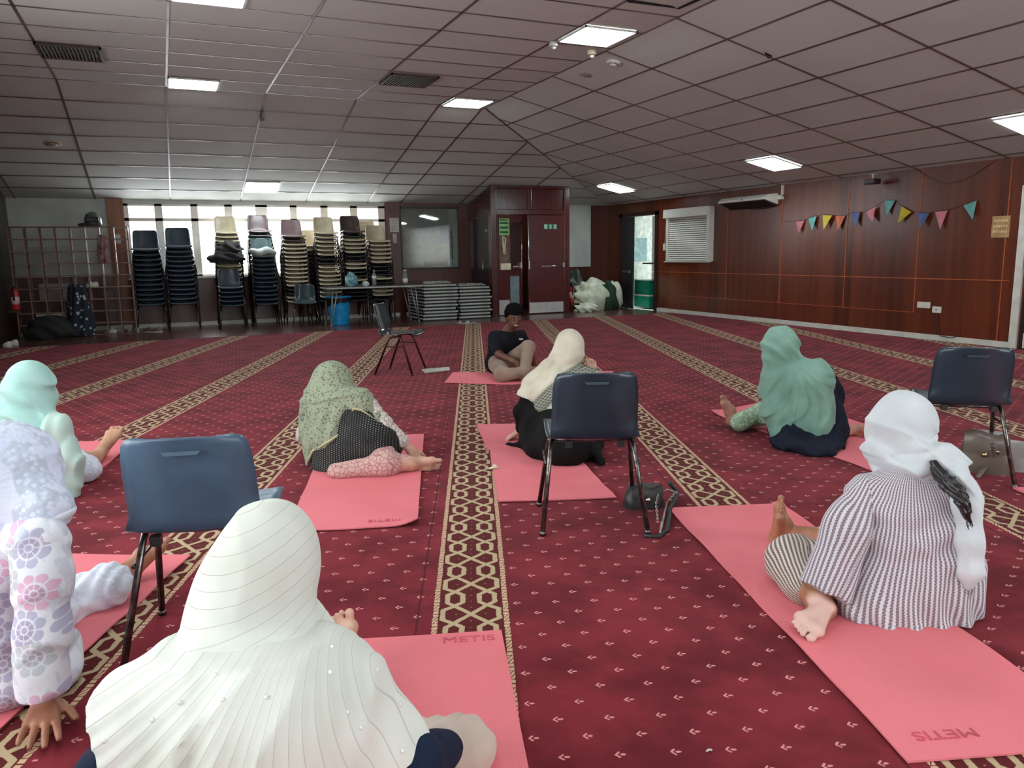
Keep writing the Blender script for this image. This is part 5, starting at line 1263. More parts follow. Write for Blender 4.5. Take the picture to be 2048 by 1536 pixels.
T.chain([(j['shr'], .062), (j['elr'], .06), (J(885, 1500, 1.56), .046)], .03).cap(J(480, 1760, 1.3), J(600, 1760, 1.3), .16, .16, .05)
Rr, Dd, Zz = T.RDZ(); T.disp(.004*smooth_noise(Rr, Dd, Zz, 50)); T.floor(.012); T.cut(Zz-j['neck'].z); T.obj('dress', m_navy, t3)
B = Fld([j['hipl'], j['hipr'], j['knl'], j['knr'], j['anl'], j['anr']], .12, .008)
B.cap(j['hipr'], j['knr'], .10, .078, .03).cap(j['knr'], j['anr']+RH*.05, .074, .055, .03).cap(j['hipl'], j['knl'], .10, .07, .04).cap(j['knl'], j['anl']-FH*.14, .066, .052, .03)
Rr, Dd, Zz = B.RDZ(); B.disp(.004*np.sin(Rr*120+4*np.sin(Dd*20))+.003*smooth_noise(Rr, Dd, Zz, 60)); B.floor(.012); B.obj('trousers', cloth('beige_trouser_cloth', (196, 180, 168), (176, 158, 148), wr=1), t3)
# shawl drape over back
S = Fld([J(180, 1400, 1.2), J(240, 1700, 1.2), J(900, 1600, 1.3), j['neck'], J(520, 1600, 1.1)], .14, .006)
S.cap(J(405, 1352, 1.36), J(640, 1340, 1.42), .085, .085, .06).cap(j['chest'], j['pel'], .165, .16, .08).cap(J(420, 1460, 1.32), J(650, 1450, 1.38), .12, .12, .08)
S.cap(J(400, 1370, 1.34), J(285, 1450, 1.30), .085, .088, .05).cap(J(285, 1450, 1.30), J(300, 1640, 1.27), .088, .10, .05)
S.cap(J(655, 1365, 1.42), J(770, 1500, 1.40), .082, .082, .05).cap(J(770, 1500, 1.40), J(800, 1640, 1.40), .084, .09, .05).cap(J(525, 1300, 1.42), j['chest'], .08, .13, .06)
Rr, Dd, Zz = S.RDZ(); c0 = J(620, 1130, 1.40); r0 = c0.dot(RH)
th = np.arctan2(Rr-r0, c0.z-Zz); rad = np.sqrt((Rr-r0)**2+(Zz-c0.z)**2)
S.disp(.0022*np.sin(th*73.9+2*np.sin(Zz*9))*np.clip((rad-.1)/.1, 0, 1)+.010*np.exp(-((Rr-J(430, 1420, 1.3).dot(RH)-.25*(Zz-.4))/.022)**2)*np.clip((.5-Zz)/.1, 0, 1)-.008*np.exp(-((Rr-J(470, 1420, 1.3).dot(RH)-.2*(Zz-.4))/.03)**2))
pa, pb2 = J(186, 1380, 1.25), J(240, 1540, 1.25); X, Y, Z = S.XYZ()
eR = lambda p: p.dot(RH)
sl_ = (eR(pb2)-eR(pa))/(pb2.z-pa.z); S.cut(-(Rr-(eR(pa)+sl_*(Zz-pa.z)))*.9)
S.cut(Zz-(j['neck'].z+.035)); S.floor(.02)
def fan(V): th = np.arctan2(vR(V)-r0, c0.z-V[:, 2]); return np.stack([th, V[:, 2], vR(V)], 1)
S.disp(-.007*sharp(th*6.5+1.2*np.sin(Zz*11+Rr*6))*np.clip((rad-.12)/.12, 0, 1)-.006*sharp((Rr-.9*Zz)*15+1.5*np.sin(Zz*12))*np.clip((eR(J(430, 1400, 1.3))-Rr)/.06, 0, 1))
shawl = S.obj('shawl', m_pl2, t3, attr=fan)
# hood
S = Fld([J(520, 1100, 1.5), J(520, 1300, 1.45)], .19, .0055)
S.ell(J(543, 1100, 1.505), (.086, .125, .100), (RH, FH, UP), .03).ell(J(520, 1165, 1.49), (.106, .118, .12), None, .06).ell(J(482, 1240, 1.46), (.108, .105, .10), None, .07)
S.cap(J(470, 1300, 1.42), J(590, 1290, 1.47), .078, .068, .06).cap(J(400, 1340, 1.36), J(620, 1330, 1.42), .066, .060, .05)
Rr, Dd, Zz = S.RDZ(); zc0 = J(520, 1290, 1.42).z
S.disp(.009*np.sin((Zz+.25*(Rr-eR(j['neck'])))*150+2*np.sin(Rr*17))*np.clip(1-abs(Zz-zc0-.01)/.05, 0, 1)+.004*smooth_noise(Rr, Dd, Zz, 34, 2))
S.disp(-.007*sharp((Zz+.22*(Rr-eR(j['neck'])))*62+1.3*np.sin(Rr*14))*np.clip(1-np.abs(Zz-zc0-.005)/.06, 0, 1)*np.clip((Rr-eR(j['neck'])+.10)/.08, .25, 1)-.004*sharp((Zz+.9*Rr)*19+1.6*np.sin(Zz*15))*np.clip((Zz-zc0-.05)/.05, 0, 1))
S.obj('hood', m_pl, t3, attr=lambda V: np.stack([V[:, 2]-.32*(vR(V)-eR(j['head']))+.25*np.abs(vR(V)-eR(j['head']))*0-1.1*(vR(V)-eR(j['head']))**2, vR(V), V[:, 0]], 1))
# pearls sit on the shawl
T_, off, d_ = bvh_hit(shawl, 500, 1400)
for px, py in ((532, 1395), (445, 1400), (660, 1345), (664, 1293-0), (755, 1340), (695, 1425), (800, 1410), (805, 1502), (208, 1482), (305, 1440), (855, 1500), (430, 1350), (360, 1405), (722, 1455)):
    d_ = Vector(ray(px, py)).normalized(); hit = T_.ray_cast(Vector((0, 0, EYE))-off, d_)
    if hit[0] is None: continue
    o = MB().lathe([(.0005, -.0045), (.003, -.0035), (.0045, 0), (.003, .0035), (.0005, .0045)], hit[0], 12).build('pearl', mat('pearl', srgb(240, 240, 235), .15, coat=1), shawl)
# ================================================================== person in the flower-print dress (left edge)
t2 = person(G(0, 1330), 'person in a pastel flower-print dress and white lace scarf, left edge, palm on the carpet')
m_sk2 = skin('tan_skin', (170, 118, 92), (150, 100, 78))
hw_ = G(92, 1406, .046)
j = dict(pel=J(-40, 1290, 2.15), chest=J(-20, 1120, 2.12), neck=J(10, 1010, 2.12), head=J(20, 925, 2.15), shl=J(-130, 1080, 2.18), shr=J(78, 1085, 2.0),
         ell=J(-190, 1250, 2.2), wrl=J(-150, 1330, 2.3), elr=J(92, 1240, 1.93), wrr=hw_, hipl=J(-80, 1300, 2.2), hipr=J(20, 1290, 2.2), knl=J(-60, 1200, 2.6), anl=J(100, 1230, 2.5), knr=J(130, 1215, 2.60), anr=J(258, 1140, 2.98))
j['pel'].z = .14; j['hipl'].z = .13; j['hipr'].z = .13; j['knl'].z = .15; j['anl'] = G(60, 1260, .07); j['anr'] = G(246, 1150, .06)
F = bodyF(j, .0046, 1.05, .14)
hand(F, hw_, G(80, 1480, .026)-G(95, 1410, .034), UP+FH*-.1, -1, 1.12, .05, .26)
foot(F, j['anr'], G(262, 1148, .05), RH*.5+UP*.55+FH*.45, -RH*.4+UP*.6-FH*.3, 1, .9)
F.floor(.009); F.obj('body', m_sk2, t2)
m_fl, nt, b = newmat('pastel_flower_print'); src, x, y, z = coords(nt, attr='cl'); osrc, *_ = coords(nt)
v2 = comb(nt, x, y, 0.0)
vn = nt.nodes.new('ShaderNodeTexVoronoi'); vn.voronoi_dimensions = '2D'; vn.inputs['Scale'].default_value = 9.5; vn.inputs['Randomness'].default_value = .55; nt.links.new(v2, vn.inputs['Vector'])
sep = nt.nodes.new('ShaderNodeSeparateXYZ'); nt.links.new(vn.outputs['Position'], sep.inputs[0])
dx = x-N(nt, sep.outputs[0]); dy = y-N(nt, sep.outputs[1]); rr_ = (dx*dx+dy*dy).sq(); ang = dy.op('ARCTAN2', dx)
pet = (ang*4.0).sn().ab(); edge_ = .050*(.80+pet*.2); inside = 1-(rr_-edge_).ss(-.002, .001)
line = 1-pet.ss(.12, .34); ring = 1-((rr_-.026).ab()).ss(.0015, .004); ring2 = 1-((rr_-.010).ab()).ss(.001, .0035)
sc = nt.nodes.new('ShaderNodeSeparateColor'); nt.links.new(vn.outputs['Color'], sc.inputs[0]); rc = N(nt, sc.outputs[0]); rc2 = N(nt, sc.outputs[1])
colr = mixc(nt, rc.gt(.45), srgb(184, 184, 210), mixc(nt, rc2.gt(.5), srgb(218, 180, 206), srgb(192, 200, 206)))
colr = mixc(nt, (1-rr_.ss(.024, .03))*.35, colr, srgb(150, 120, 160))
f1 = inside*(1-line.mx(ring).mx(ring2)*.85)
nt.links.new(mixc(nt, f1, mixc(nt, noise(nt, osrc, 25, 2).ss(.52, .6)*.5, srgb(226, 230, 240), srgb(190, 198, 220)), colr), b.inputs['Base Color']); b.inputs['Roughness'].default_value = .75; b.inputs['Specular IOR Level'].default_value = .2
bump(nt, b, noise(nt, osrc, 12, 3), .3, .006)
T = Fld([j['pel'], j['chest'], j['neck'], j['shl'], j['shr'], J(60, 1340, 2.1)], .15, .0075)
torso(T, j['pel'], j['chest'], j['neck']-UP*.02, j['shl'], j['shr'], 1.25, .07, .02); T.cap(J(-60, 1310, 2.15), J(40, 1300, 2.15), .15, .13, .06).ell(J(20, 1345, 2.1), (.2, .17, .09), None, .06)
Rr, Dd, Zz = T.RDZ(); T.disp(.007*smooth_noise(Rr, Dd, Zz, 32, 2)); T.floor(.013); T.cut(Zz-j['neck'].z); T.disp(-.006*sharp((Rr-.3*Zz)*26+1.5*np.sin(Zz*13))); T.obj('dress', m_fl, t2, attr=lambda V: np.stack([vR(V)+.3*vD(V), V[:, 2], V[:, 0]], 1))
S = Fld([j['shr'], j['elr'], j['wrr']], .12, .006); cuff = G(84, 1385, .10)
S.chain([(j['shr'], .072), (J(86, 1150, 1.97), .068), (J(86, 1260, 1.93), .062), (J(84, 1360, 1.90), .058)], .04).cap(J(84, 1340, 1.905), J(84, 1420, 1.89), .058, .06, .03)
Rr, Dd, Zz = S.RDZ(); S.disp(.003*smooth_noise(Rr, Dd, Zz, 45, 1)-.005*sharp((Zz+.6*Rr)*24+1.5*np.sin(Rr*22+Dd*10))); S.cut(J(84, 1383, 1.9).z-Zz)
S.obj('sleeve', m_fl, t2, attr=lambda V: np.stack([vR(V)+.02, V[:, 2]+.03, V[:, 0]], 1))
m_lace, nt, b = newmat('white_lace'); src, x, y, z = coords(nt)
vv = N(nt, voro(nt, src, 60)); nt.links.new(mixc(nt, vv.ss(.25, .5)*noise(nt, src, 12, 2).ss(.4, .6)*.5, srgb(222, 228, 240), srgb(178, 186, 208)), b.inputs['Base Color']); b.inputs['Roughness'].default_value = .8; bump(nt, b, vv, .15, .003)
B = Fld([j['hipr'], j['knr'], j['anr'], j['hipl'], j['knl'], j['anl']], .13, .007)
B.cap(j['hipr'], j['knr'], .11, .10, .05).cap(j['knr'], G(222, 1168, .09), .10, .078, .05).cap(j['hipl'], j['knl'], .1, .08, .04).cap(j['knl'], j['anl'], .08, .06, .04)
Rr, Dd, Zz = B.RDZ(); B.disp(.005*smooth_noise(Rr, Dd, Zz, 50)+.004*np.sin(Rr*130+3*np.sin(Zz*20))); B.floor(.013); B.obj('trousers', m_lace, t2)
S = Fld([j['head'], j['neck'], J(110, 1010, 2.0)], .2, .007)
S.ell(J(10, 930, 2.15), (.135, .15, .122), None, .03).ell(J(0, 965, 2.12), (.155, .14, .11), None, .05).cap(J(-110, 1020, 2.15), J(84, 1022, 2.06), .085, .075, .06)
Rr, Dd, Zz = S.RDZ(); S.disp(.006*np.exp(-((Zz-J(10, 995, 2.1).z+.25*(Rr-eR(j['neck'])))/.010)**2)-.005*np.exp(-((Zz+.75*Rr-J(60, 940, 2.1).z-.75*eR(J(60, 940, 2.1)))/.012)**2)+.0025*smooth_noise(Rr, Dd, Zz, 30)); hem2 = j['neck'].z-.055+.10*np.abs(Rr-eR(j['neck'])); S.cut(hem2-Zz)
m_voi, nt, b = newmat('pale_lilac_white_voile_with_lace_edge'); src, x, y, z = coords(nt, attr='cl'); osrc, *_ = coords(nt)
vv = N(nt, voro(nt, osrc, 55)); lz = x.ss(.100, .106); nt.links.new(mixc(nt, lz*vv.ss(.3, .45)*noise(nt, osrc, 20, 2).ss(.4, .55), mixc(nt, noise(nt, osrc, 6, 2).ss(.3, .7), srgb(214, 221, 240), srgb(198, 208, 234)), srgb(186, 196, 214)), b.inputs['Base Color']); b.inputs['Roughness'].default_value = .85; bump(nt, b, vv*lz+noise(nt, comb(nt, x*6.0, y*3.0, 0.0), 2.2, 2)*2.0, .4, .006)
lc = J(-5, 960, 2.1)
S.disp(-.005*sharp((Zz*.7+Rr*.7)*30+1.8*np.sin(Rr*12)))
S.obj('headscarf', m_voi, t2, attr=lambda V: np.stack([np.hypot(vR(V)-eR(lc), np.maximum(V[:, 2]-lc.z, 0)), np.arctan2(V[:, 2]-lc.z, vR(V)-eR(lc)), V[:, 2]], 1))
S.f = np.maximum(S.f-.004, Zz-hem2-.035-.004*np.sin(Rr*60)); S.cut(hem2-.012-.004*np.sin(Rr*170)-Zz); S.obj('scarf_lace', m_lace, t2)
# watch, bracelet, ring
wc = J(89, 1408, 1.83)
fo_, u_ = orth(G(80, 1480, .02)-G(95, 1410, .045), UP)
Wp = hw_+UP*.026; Mw = Matrix.Translation(Wp-Vector(t2.location)) @ Matrix(((fo_.cross(u_).x, fo_.x, u_.x, 0), (fo_.cross(u_).y, fo_.y, u_.y, 0), (fo_.cross(u_).z, fo_.z, u_.z, 0), (0, 0, 0, 1)))
MB().lathe([(.0125, 0), (.0125, .006), (.010, .008)], (0, 0, 0), 20).build('watch_face', m_cream, t2).matrix_basis = Mw
tb = MB().tube([Vector((math.cos(a*math.pi/14)*.036, 0, math.sin(a*math.pi/14)*.031-.028)) for a in range(28)], .0035, 6, closed=True); o = tb.build('watch_bracelet', mat('rose_gold_metal', (.72, .48, .32), .25, metal=1), t2); o.matrix_basis = Mw
tb = MB().tube([Vector((math.cos(a*math.pi/12)*.0105, 0, math.sin(a*math.pi/12)*.0105)) for a in range(24)], .0014, 5, closed=True).build('finger_ring', mat('rose_gold_metal'), t2); tb.matrix_basis = Matrix.Translation(fo_*.105+fo_.cross(u_)*-.012-u_*.018) @ Mw
# ================================================================== person in mint (far left)
t1 = person(G(60, 1000), 'person in a mint headscarf and pale mint tunic at the far left')
m_sk1 = skin('fair_tan_skin', (206, 160, 132), (190, 142, 116))
m_mint1 = cloth('mint_headscarf_cloth', (168, 208, 202), (152, 196, 190), wr=1.0); m_mint2 = cloth('pale_mint_tunic_cloth', (188, 212, 204), (172, 198, 192), wr=1.2)
j = dict(pel=J(40, 970, 4.0), chest=J(50, 890, 4.02), neck=J(58, 822, 4.05), head=J(60, 768, 4.08), shl=J(0, 850, 4.1), shr=J(112, 858, 3.98),
         ell=J(-40, 930, 4.1), wrl=J(-20, 960, 4.3), elr=J(135, 920, 3.95), wrr=J(130, 985, 3.93), hipl=J(10, 975, 4.05), hipr=J(80, 970, 4.05), knl=J(20, 920, 4.4), anl=J(100, 950, 4.35), knr=J(130, 940, 4.35), anr=J(195, 905, 4.85))
for k_ in ('pel', 'hipl', 'hipr'): j[k_].z = .13
j['knr'].z = .11; j['knl'].z = .14; j['anl'] = G(90, 955, .07); j['anr'] = G(192, 914, .06)
F = bodyF(j, .0075, 1.05); foot(F, j['anr'], G(205, 905, .05), RH*.5+UP*.9+FH*.35, -FH+UP*.3, 1, .95); hand(F, j['wrr'], -UP*.7+FH*.3, -FH, -1); F.floor(.01); F.obj('body', m_sk1, t1)
T = Fld([j['pel'], j['chest'], j['shl'], j['shr'], j['elr'], j['wrr'], J(-40, 960, 4.1)], .16, .009)
torso(T, j['pel'], j['chest'], j['neck']-UP*.02, j['shl'], j['shr'], 1.25, .07, .02); T.chain([(j['shr'], .07), (j['elr'], .066), (J(138, 1000, 3.93), .058)], .04).chain([(j['shl'], .07), (j['ell'], .066), (j['wrl'], .058)], .04)
T.ell(J(50, 1000, 3.98), (.25, .2, .06), None, .06)
Rr, Dd, Zz = T.RDZ(); T.disp(.008*smooth_noise(Rr, Dd, Zz, 30, 1)+.004*np.sin(Rr*90+3*np.sin(Zz*12))); T.floor(.013); T.cut(Zz-j['neck'].z); T.disp(-.006*sharp(Rr*28+1.5*np.sin(Zz*12))); T.obj('tunic', m_mint2, t1)
B = Fld([j['hipr'], j['knr'], j['anr'], j['hipl'], j['knl'], j['anl']], .13, .009); B.cap(j['hipr'], j['knr'], .11, .09, .05).cap(j['knr'], G(174, 938, .08), .09, .078, .05).cap(j['hipl'], j['knl'], .1, .08, .04).cap(j['knl'], j['anl'], .08, .06, .04); 
Rr, Dd, Zz = B.RDZ(); B.disp(.005*smooth_noise(Rr, Dd, Zz, 50)); B.floor(.013); B.obj('trousers', m_lace, t1)
S = Fld([j['head'], j['neck'], J(120, 860, 4.0), J(-20, 860, 4.1)], .18, .008)
S.ell(J(60, 772, 4.08), (.118, .135, .14), None, .03).ell(J(52, 800, 4.06), (.13, .12, .10), None, .06).cap(J(0, 845, 4.08), J(100, 850, 4.0), .075, .07, .07).cap(J(55, 830, 4.0), J(70, 880, 3.93), .10, .07, .06)
Rr, Dd, Zz = S.RDZ(); S.disp(.006*np.sin((Zz*.9+.7*(Rr-eR(j['neck'])))*70+2*np.sin(Rr*16))*np.clip((j['head'].z+.08-Zz)/.1, 0, 1)); S.cut(J(60, 905, 4).z+.5*np.abs(Rr-eR(J(75, 850, 4)))-Zz); S.disp(-.007*sharp((Zz*.9+.7*Rr)*26+1.5*np.sin(Rr*13))*np.clip((j['head'].z+.06-Zz)/.06, 0, 1)); S.obj('headscarf', m_mint1, t1)
# ================================================================== person in the green flowered scarf
t4 = person(G(720, 935), 'person in a sheer green flowered scarf over a black crochet top')
m_sk4 = skin('light_brown_skin', (200, 156, 136), (184, 138, 120), (212, 168, 158))
j = dict(pel=J(715, 900, 4.50), chest=J(690, 840, 4.60), neck=J(668, 790, 4.66), head=J(662, 762, 4.78), shl=J(628, 815, 4.70), shr=J(727, 800, 4.56),
         ell=J(612, 870, 4.75), wrl=J(640, 920, 4.85), elr=J(765, 850, 4.50), wrr=J(822, 900, 4.52), hipl=J(690, 920, 4.6), hipr=J(760, 915, 4.6), knl=J(690, 890, 4.95), anl=J(735, 890, 5.1), knr=J(790, 925, 4.85), anr=J(822, 925, 4.50))
for k_ in ('pel', 'hipl', 'hipr'): j[k_].z = .13
j['knr'] = G(770, 928, .075); j['anr'] = G(822, 928, .06); j['wrl'].z = max(j['wrl'].z, .05)
F = bodyF(j, .0075, 1.0); foot(F, j['anr'], G(814, 928, .05), RH*1.0-FH*.05, FH+UP*.25, 1, 1.0); hand(F, j['wrr'], J(838, 925, 4.5)-j['wrr'], RH*.3+UP*.5-FH*.5, -1, .95, .35); F.floor(.01)
F.obj('body', m_sk4, t4)
m_cro, nt, b = newmat('black_crochet'); src, x, y, z = coords(nt, attr='cl')
hx = ((x/.020).sn()*(y/.013).sn())
px_ = x.pp(.015); py_ = (y+((x/.015+.5).fl().pp(2))*.0055).pp(.011); dt = 1-((px_*px_+py_*py_*1.6).sq()).ss(.0016, .0040); big = noise(nt, src, 6, 2).ss(.3, .6)
nt.links.new(mixc(nt, dt*(big*.45+.12), srgb(14, 18, 20), srgb(208, 200, 190)), b.inputs['Base Color']); b.inputs['Roughness'].default_value = .85; bump(nt, b, 1-dt, .6, .004)
T = Fld([j['pel'], j['chest'], j['shl'], j['shr'], J(635, 930, 4.4), J(800, 900, 4.5)], .15, .009)
torso(T, j['pel'], j['chest'], j['neck']-UP*.02, j['shl'], j['shr'], 1.2, .07, .02); T.cap(J(675, 905, 4.50), J(765, 885, 4.55), .15, .125, .08).ell(J(672, 935, 4.42), (.13, .12, .05), None, .06).cap(J(720, 850, 4.58), J(790, 885, 4.62), .09, .045, .06)
Rr, Dd, Zz = T.RDZ(); T.disp(.006*smooth_noise(Rr, Dd, Zz, 28)); T.floor(.014); T.cut(Zz-j['neck'].z); T.obj('crochet_top', m_cro, t4, attr=rz_)
m_wp, nt, b = newmat('white_cracked_print'); src, x, y, z = coords(nt); ve = N(nt, voro(nt, src, 42, 'DISTANCE_TO_EDGE')); nt.links.new(mixc(nt, ve.ss(.02, .09), srgb(128, 118, 116), srgb(204, 196, 190)), b.inputs['Base Color']); b.inputs['Roughness'].default_value = .8
m_pp, nt, b = newmat('pink_vein_print'); src, x, y, z = coords(nt); ve = N(nt, voro(nt, src, 34, 'DISTANCE_TO_EDGE')); nt.links.new(mixc(nt, ve.ss(.02, .1), srgb(160, 104, 104), srgb(196, 160, 154)), b.inputs['Base Color']); b.inputs['Roughness'].default_value = .8
S = Fld([j['shr'], j['elr'], j['wrr'], j['shl'], j['ell'], j['wrl']], .11, .0075); S.chain([(j['shr'], .064), (j['elr'], .056), (J(803, 882, 4.51), .046)], .04).chain([(j['shl'], .062), (j['ell'], .055), (j['wrl'], .04)], .04)
Rr, Dd, Zz = S.RDZ(); S.disp(.0022*np.sin((Rr-Zz)*95)+.002*smooth_noise(Rr, Dd, Zz, 60)); S.obj('sleeves', m_wp, t4)
B = Fld([j['hipl'], j['hipr'], j['knl'], j['knr'], j['anl'], j['anr'], J(650, 945, 4.45)], .12, .009); B.cap(j['hipr'], j['knr'], .10, .060, .05).cap(j['knr'], G(812, 926, .062), .060, .050, .05).cap(j['hipl'], j['knl'], .1, .08, .04).cap(j['knl'], j['anl'], .08, .06, .04).cap(G(672, 944, .045), G(770, 930, .07), .05, .066, .06)
Rr, Dd, Zz = B.RDZ(); B.disp(.005*smooth_noise(Rr, Dd, Zz, 55)); B.floor(.014); B.obj('trousers', m_pp, t4)
def flowered(nm, alpha):
    m, nt, b = newmat(nm); src, x, y, z = coords(nt); v1 = N(nt, voro(nt, src, 52)); v2 = N(nt, voro(nt, src, 100))
    c = mixc(nt, (1-v1.ss(.22, .42)).mx((1-v2.ss(.16, .4))*.7)*.85, srgb(150, 158, 132), srgb(70, 84, 86)); nt.links.new(c, b.inputs['Base Color']); b.inputs['Roughness'].default_value = .85; b.inputs['Alpha'].default_value = alpha
    bump(nt, b, noise(nt, src, 14, 3), .4, .006); return m
m_gf = flowered('sheer_green_flowered_voile', .93); m_gtrim = cloth('pale_green_scarf_border', (190, 188, 148), (172, 172, 134))
S = Fld([j['head'], j['neck'], J(605, 940, 4.5), J(770, 870, 4.5), j['shl']], .16, .0075)
S.ell(J(664, 762, 4.72), (.125, .135, .128), None, .03).ell(J(660, 782, 4.68), (.145, .12, .085), None, .05).cap(J(632, 814, 4.64), J(716, 806, 4.54), .095, .09, .06).cap(J(676, 830, 4.58), J(668, 880, 4.50), .15, .15, .08)
S.cap(J(622, 840, 4.66), J(628, 900, 4.52), .07, .07, .06).chain([(J(622, 890, 4.52), .04), (J(616, 928, 4.44), .022)], .04).cap(J(725, 815, 4.54), J(760, 850, 4.48), .075, .045, .05)
Rr, Dd, Zz = S.RDZ()
hemz = lambda px, py, D: (eR(J(px, py, D)), J(px, py, D).z)
hp = [hemz(600, 945, 4.45), hemz(619, 928, 4.45), hemz(626, 904, 4.42), hemz(650, 893, 4.40), hemz(680, 872, 4.38), hemz(711, 850, 4.38), hemz(716, 824, 4.4), hemz(735, 828, 4.4), hemz(765, 862, 4.4)]
hr = np.array([p[0] for p in hp]); hz_ = np.array([p[1] for p in hp]); o_ = np.argsort(hr); hem = np.interp(Rr, hr[o_], hz_[o_])
zn = J(660, 790, 4.6).z
S.disp(.007*np.sin(Rr*75+2.5*np.sin(Zz*9))*np.clip((zn-Zz)/.1, 0, 1)-.012*np.exp(-((Zz-zn-.18*(Rr-eR(j['neck'])))/.014)**2)); 
S.f = np.maximum(S.f, hem-Zz); S.disp(-.006*sharp(Rr*30+1.5*np.sin(Zz*12))*np.clip((zn-Zz)/.1, 0, 1)-.006*sharp((Zz-.3*Rr)*42)*np.clip(1-np.abs(Zz-zn-.02)/.05, 0, 1)); sc4 = S.obj('scarf', m_gf, t4)
# border: a rim following the hem
rim = MB(); T_, off, d_ = bvh_hit(sc4, 0, 0); rp = []
for px, py in ((614, 930), (622, 912), (626, 905), (640, 898), (660, 885), (680, 872), (700, 855), (713, 846), (716, 838), (704, 830), (706, 822), (722, 824), (742, 836), (758, 850)):
    d_ = Vector(ray(px, py-4)).normalized(); hit = T_.ray_cast(Vector((0, 0, EYE))-off, d_)
    if hit[0] is not None: rp.append(hit[0]-d_*.003)
if len(rp) > 2: rim.tube(rp, .0075, 8).build('scarf_border', m_gtrim, t4)
lump('scarf_end', G(765, 930)-Vector(t4.location), (.07, .06, .05), m_gtrim, '', '', 61, .4, parent=t4)
# ================================================================== person in the cream shawl with dark band
t5 = person(G(1130, 905), 'person in a black dress and cream shawl with dark band, behind the middle chair')
m_sk5 = skin('light_skin_b', (206, 160, 140), (188, 142, 124))
j = dict(pel=J(1110, 880, 4.86), chest=J(1115, 800, 4.90), neck=J(1130, 745, 4.95), head=J(1138, 700, 5.0), shl=J(1072, 772, 4.95), shr=J(1175, 765, 4.85),
         ell=J(1045, 825, 4.95), wrl=J(1040, 862, 5.05), elr=J(1195, 800, 4.95), wrr=J(1186, 752, 5.2), hipl=J(1085, 885, 4.95), hipr=J(1150, 885, 4.95), knl=J(1080, 860, 5.3), anl=J(1110, 870, 5.5), knr=J(1200, 860, 5.2), anr=J(1150, 880, 5.1))
for k_ in ('pel', 'hipl', 'hipr'): j[k_].z = .13
j['anl'] = G(1110, 850, .06); j['anr'] = G(1170, 880, .06); j['knl'].z = .16; j['knr'].z = .13
F = bodyF(j, .0085, 1.0); hand(F, j['wrl'], -RH*.5-UP*.3, UP, 1, .95); hand(F, j['wrr'], UP+RH*-.1, -FH, -1, .8, .5); foot(F, j['anl'], j['anl']-UP*.01, FH, UP, 1); foot(F, j['anr'], j['anr']-UP*.01, -RH, UP, 1); F.floor(.01); F.obj('body', m_sk5, t5)
m_blk = cloth('black_dress_cloth', (13, 13, 14), (8, 8, 9), wr=1, sheen=0)
T = Fld([j['pel'], j['chest'], j['shl'], j['shr'], j['ell'], j['wrl'], j['elr'], j['wrr'], J(1000, 890, 4.9), J(1225, 930, 4.4), J(1200, 850, 5.2)], .13, .009)
torso(T, j['pel'], j['chest'], j['neck']-UP*.02, j['shl'], j['shr'], 1.15, .07, .018); T.chain([(j['shl'], .06), (j['ell'], .055), (J(1043, 855, 5.0), .042)], .03).chain([(j['shr'], .06), (j['elr'], .055), (j['wrr'], .04)], .03)
T.cap(J(1095, 880, 4.85), J(1160, 885, 4.85), .16, .15, .06).cap(j['hipl'], j['knl'], .1, .09, .05).cap(j['hipr'], j['knr'], .11, .1, .05)
T.ell(G(1125, 893, .05), (.25, .24, .10), None, .08).cap(J(1110, 850, 4.8), G(1130, 890, .12), .15, .15, .08).chain([(G(1190, 910, .03), .05), (G(1205, 925, .025), .02)], .04).chain([(G(1060, 893, .03), .04), (G(1013, 889, .02), .008)], .04)
Rr, Dd, Zz = T.RDZ(); T.disp(.006*smooth_noise(Rr, Dd, Zz, 35)); T.floor(.014); T.cut(Zz-j['neck'].z); T.disp(-.006*sharp(Rr*24+1.5*np.sin(Zz*12))); T.obj('dress', m_blk, t5)
m_sh5, nt, b = newmat('cream_shawl_with_band'); src, x, y, z = coords(nt, attr='cl')   # x = distance across band, y along
bandm = 1-(x.ab()).ss(.040, .042); hat = ((y/.011).fr()-.5).ab().ss(.12, .3); hat2 = (((x+y*.0)/.014).fr()-.5).ab().ss(.1, .2); tw = (((y+x*.8)/.0205).fr()-.5).ab().ss(.12, .2)
cb = mixc(nt, hat2*(tw*.7+.05), srgb(140, 142, 128), srgb(40, 56, 56)); osrc, *_ = coords(nt)
edge_l = (1-((x.ab()-.047).ab()).ss(.002, .004))*.4
nt.links.new(mixc(nt, bandm, mixc(nt, edge_l, mixc(nt, noise(nt, osrc, 6, 2).ss(.3, .7), srgb(202, 196, 180), srgb(186, 178, 160)), srgb(150, 150, 130)), cb), b.inputs['Base Color']); b.inputs['Roughness'].default_value = .85; bump(nt, b, noise(nt, osrc, 15, 3), .35, .006)
S = Fld([j['head'], j['neck'], J(1035, 800, 4.95), J(1210, 790, 4.8), J(1110, 850, 4.75)], .15, .0075)
S.ell(J(1139, 695, 5.0), (.098, .125, .125), None, .03).ell(J(1130, 722, 4.97), (.108, .11, .10), None, .05).cap(J(1078, 765, 4.93), J(1172, 758, 4.86), .085, .08, .06).cap(J(1115, 790, 4.85), J(1110, 835, 4.82), .16, .16, .07)
S.chain([(J(1068, 775, 4.93), .08), (J(1052, 800, 4.9), .075)], .04).chain([(J(1170, 765, 4.86), .08), (J(1198, 775, 4.9), .06)], .05).cap(J(1095, 738, 4.9), J(1078, 765, 4.88), .06, .06, .05)
Rr, Dd, Zz = S.RDZ(); hp = [hemz(1030, 793, 4.8), hemz(1058, 802, 4.78), hemz(1080, 825, 4.75), hemz(1105, 848, 4.7), hemz(1160, 865, 4.7), hemz(1210, 800, 4.7)]
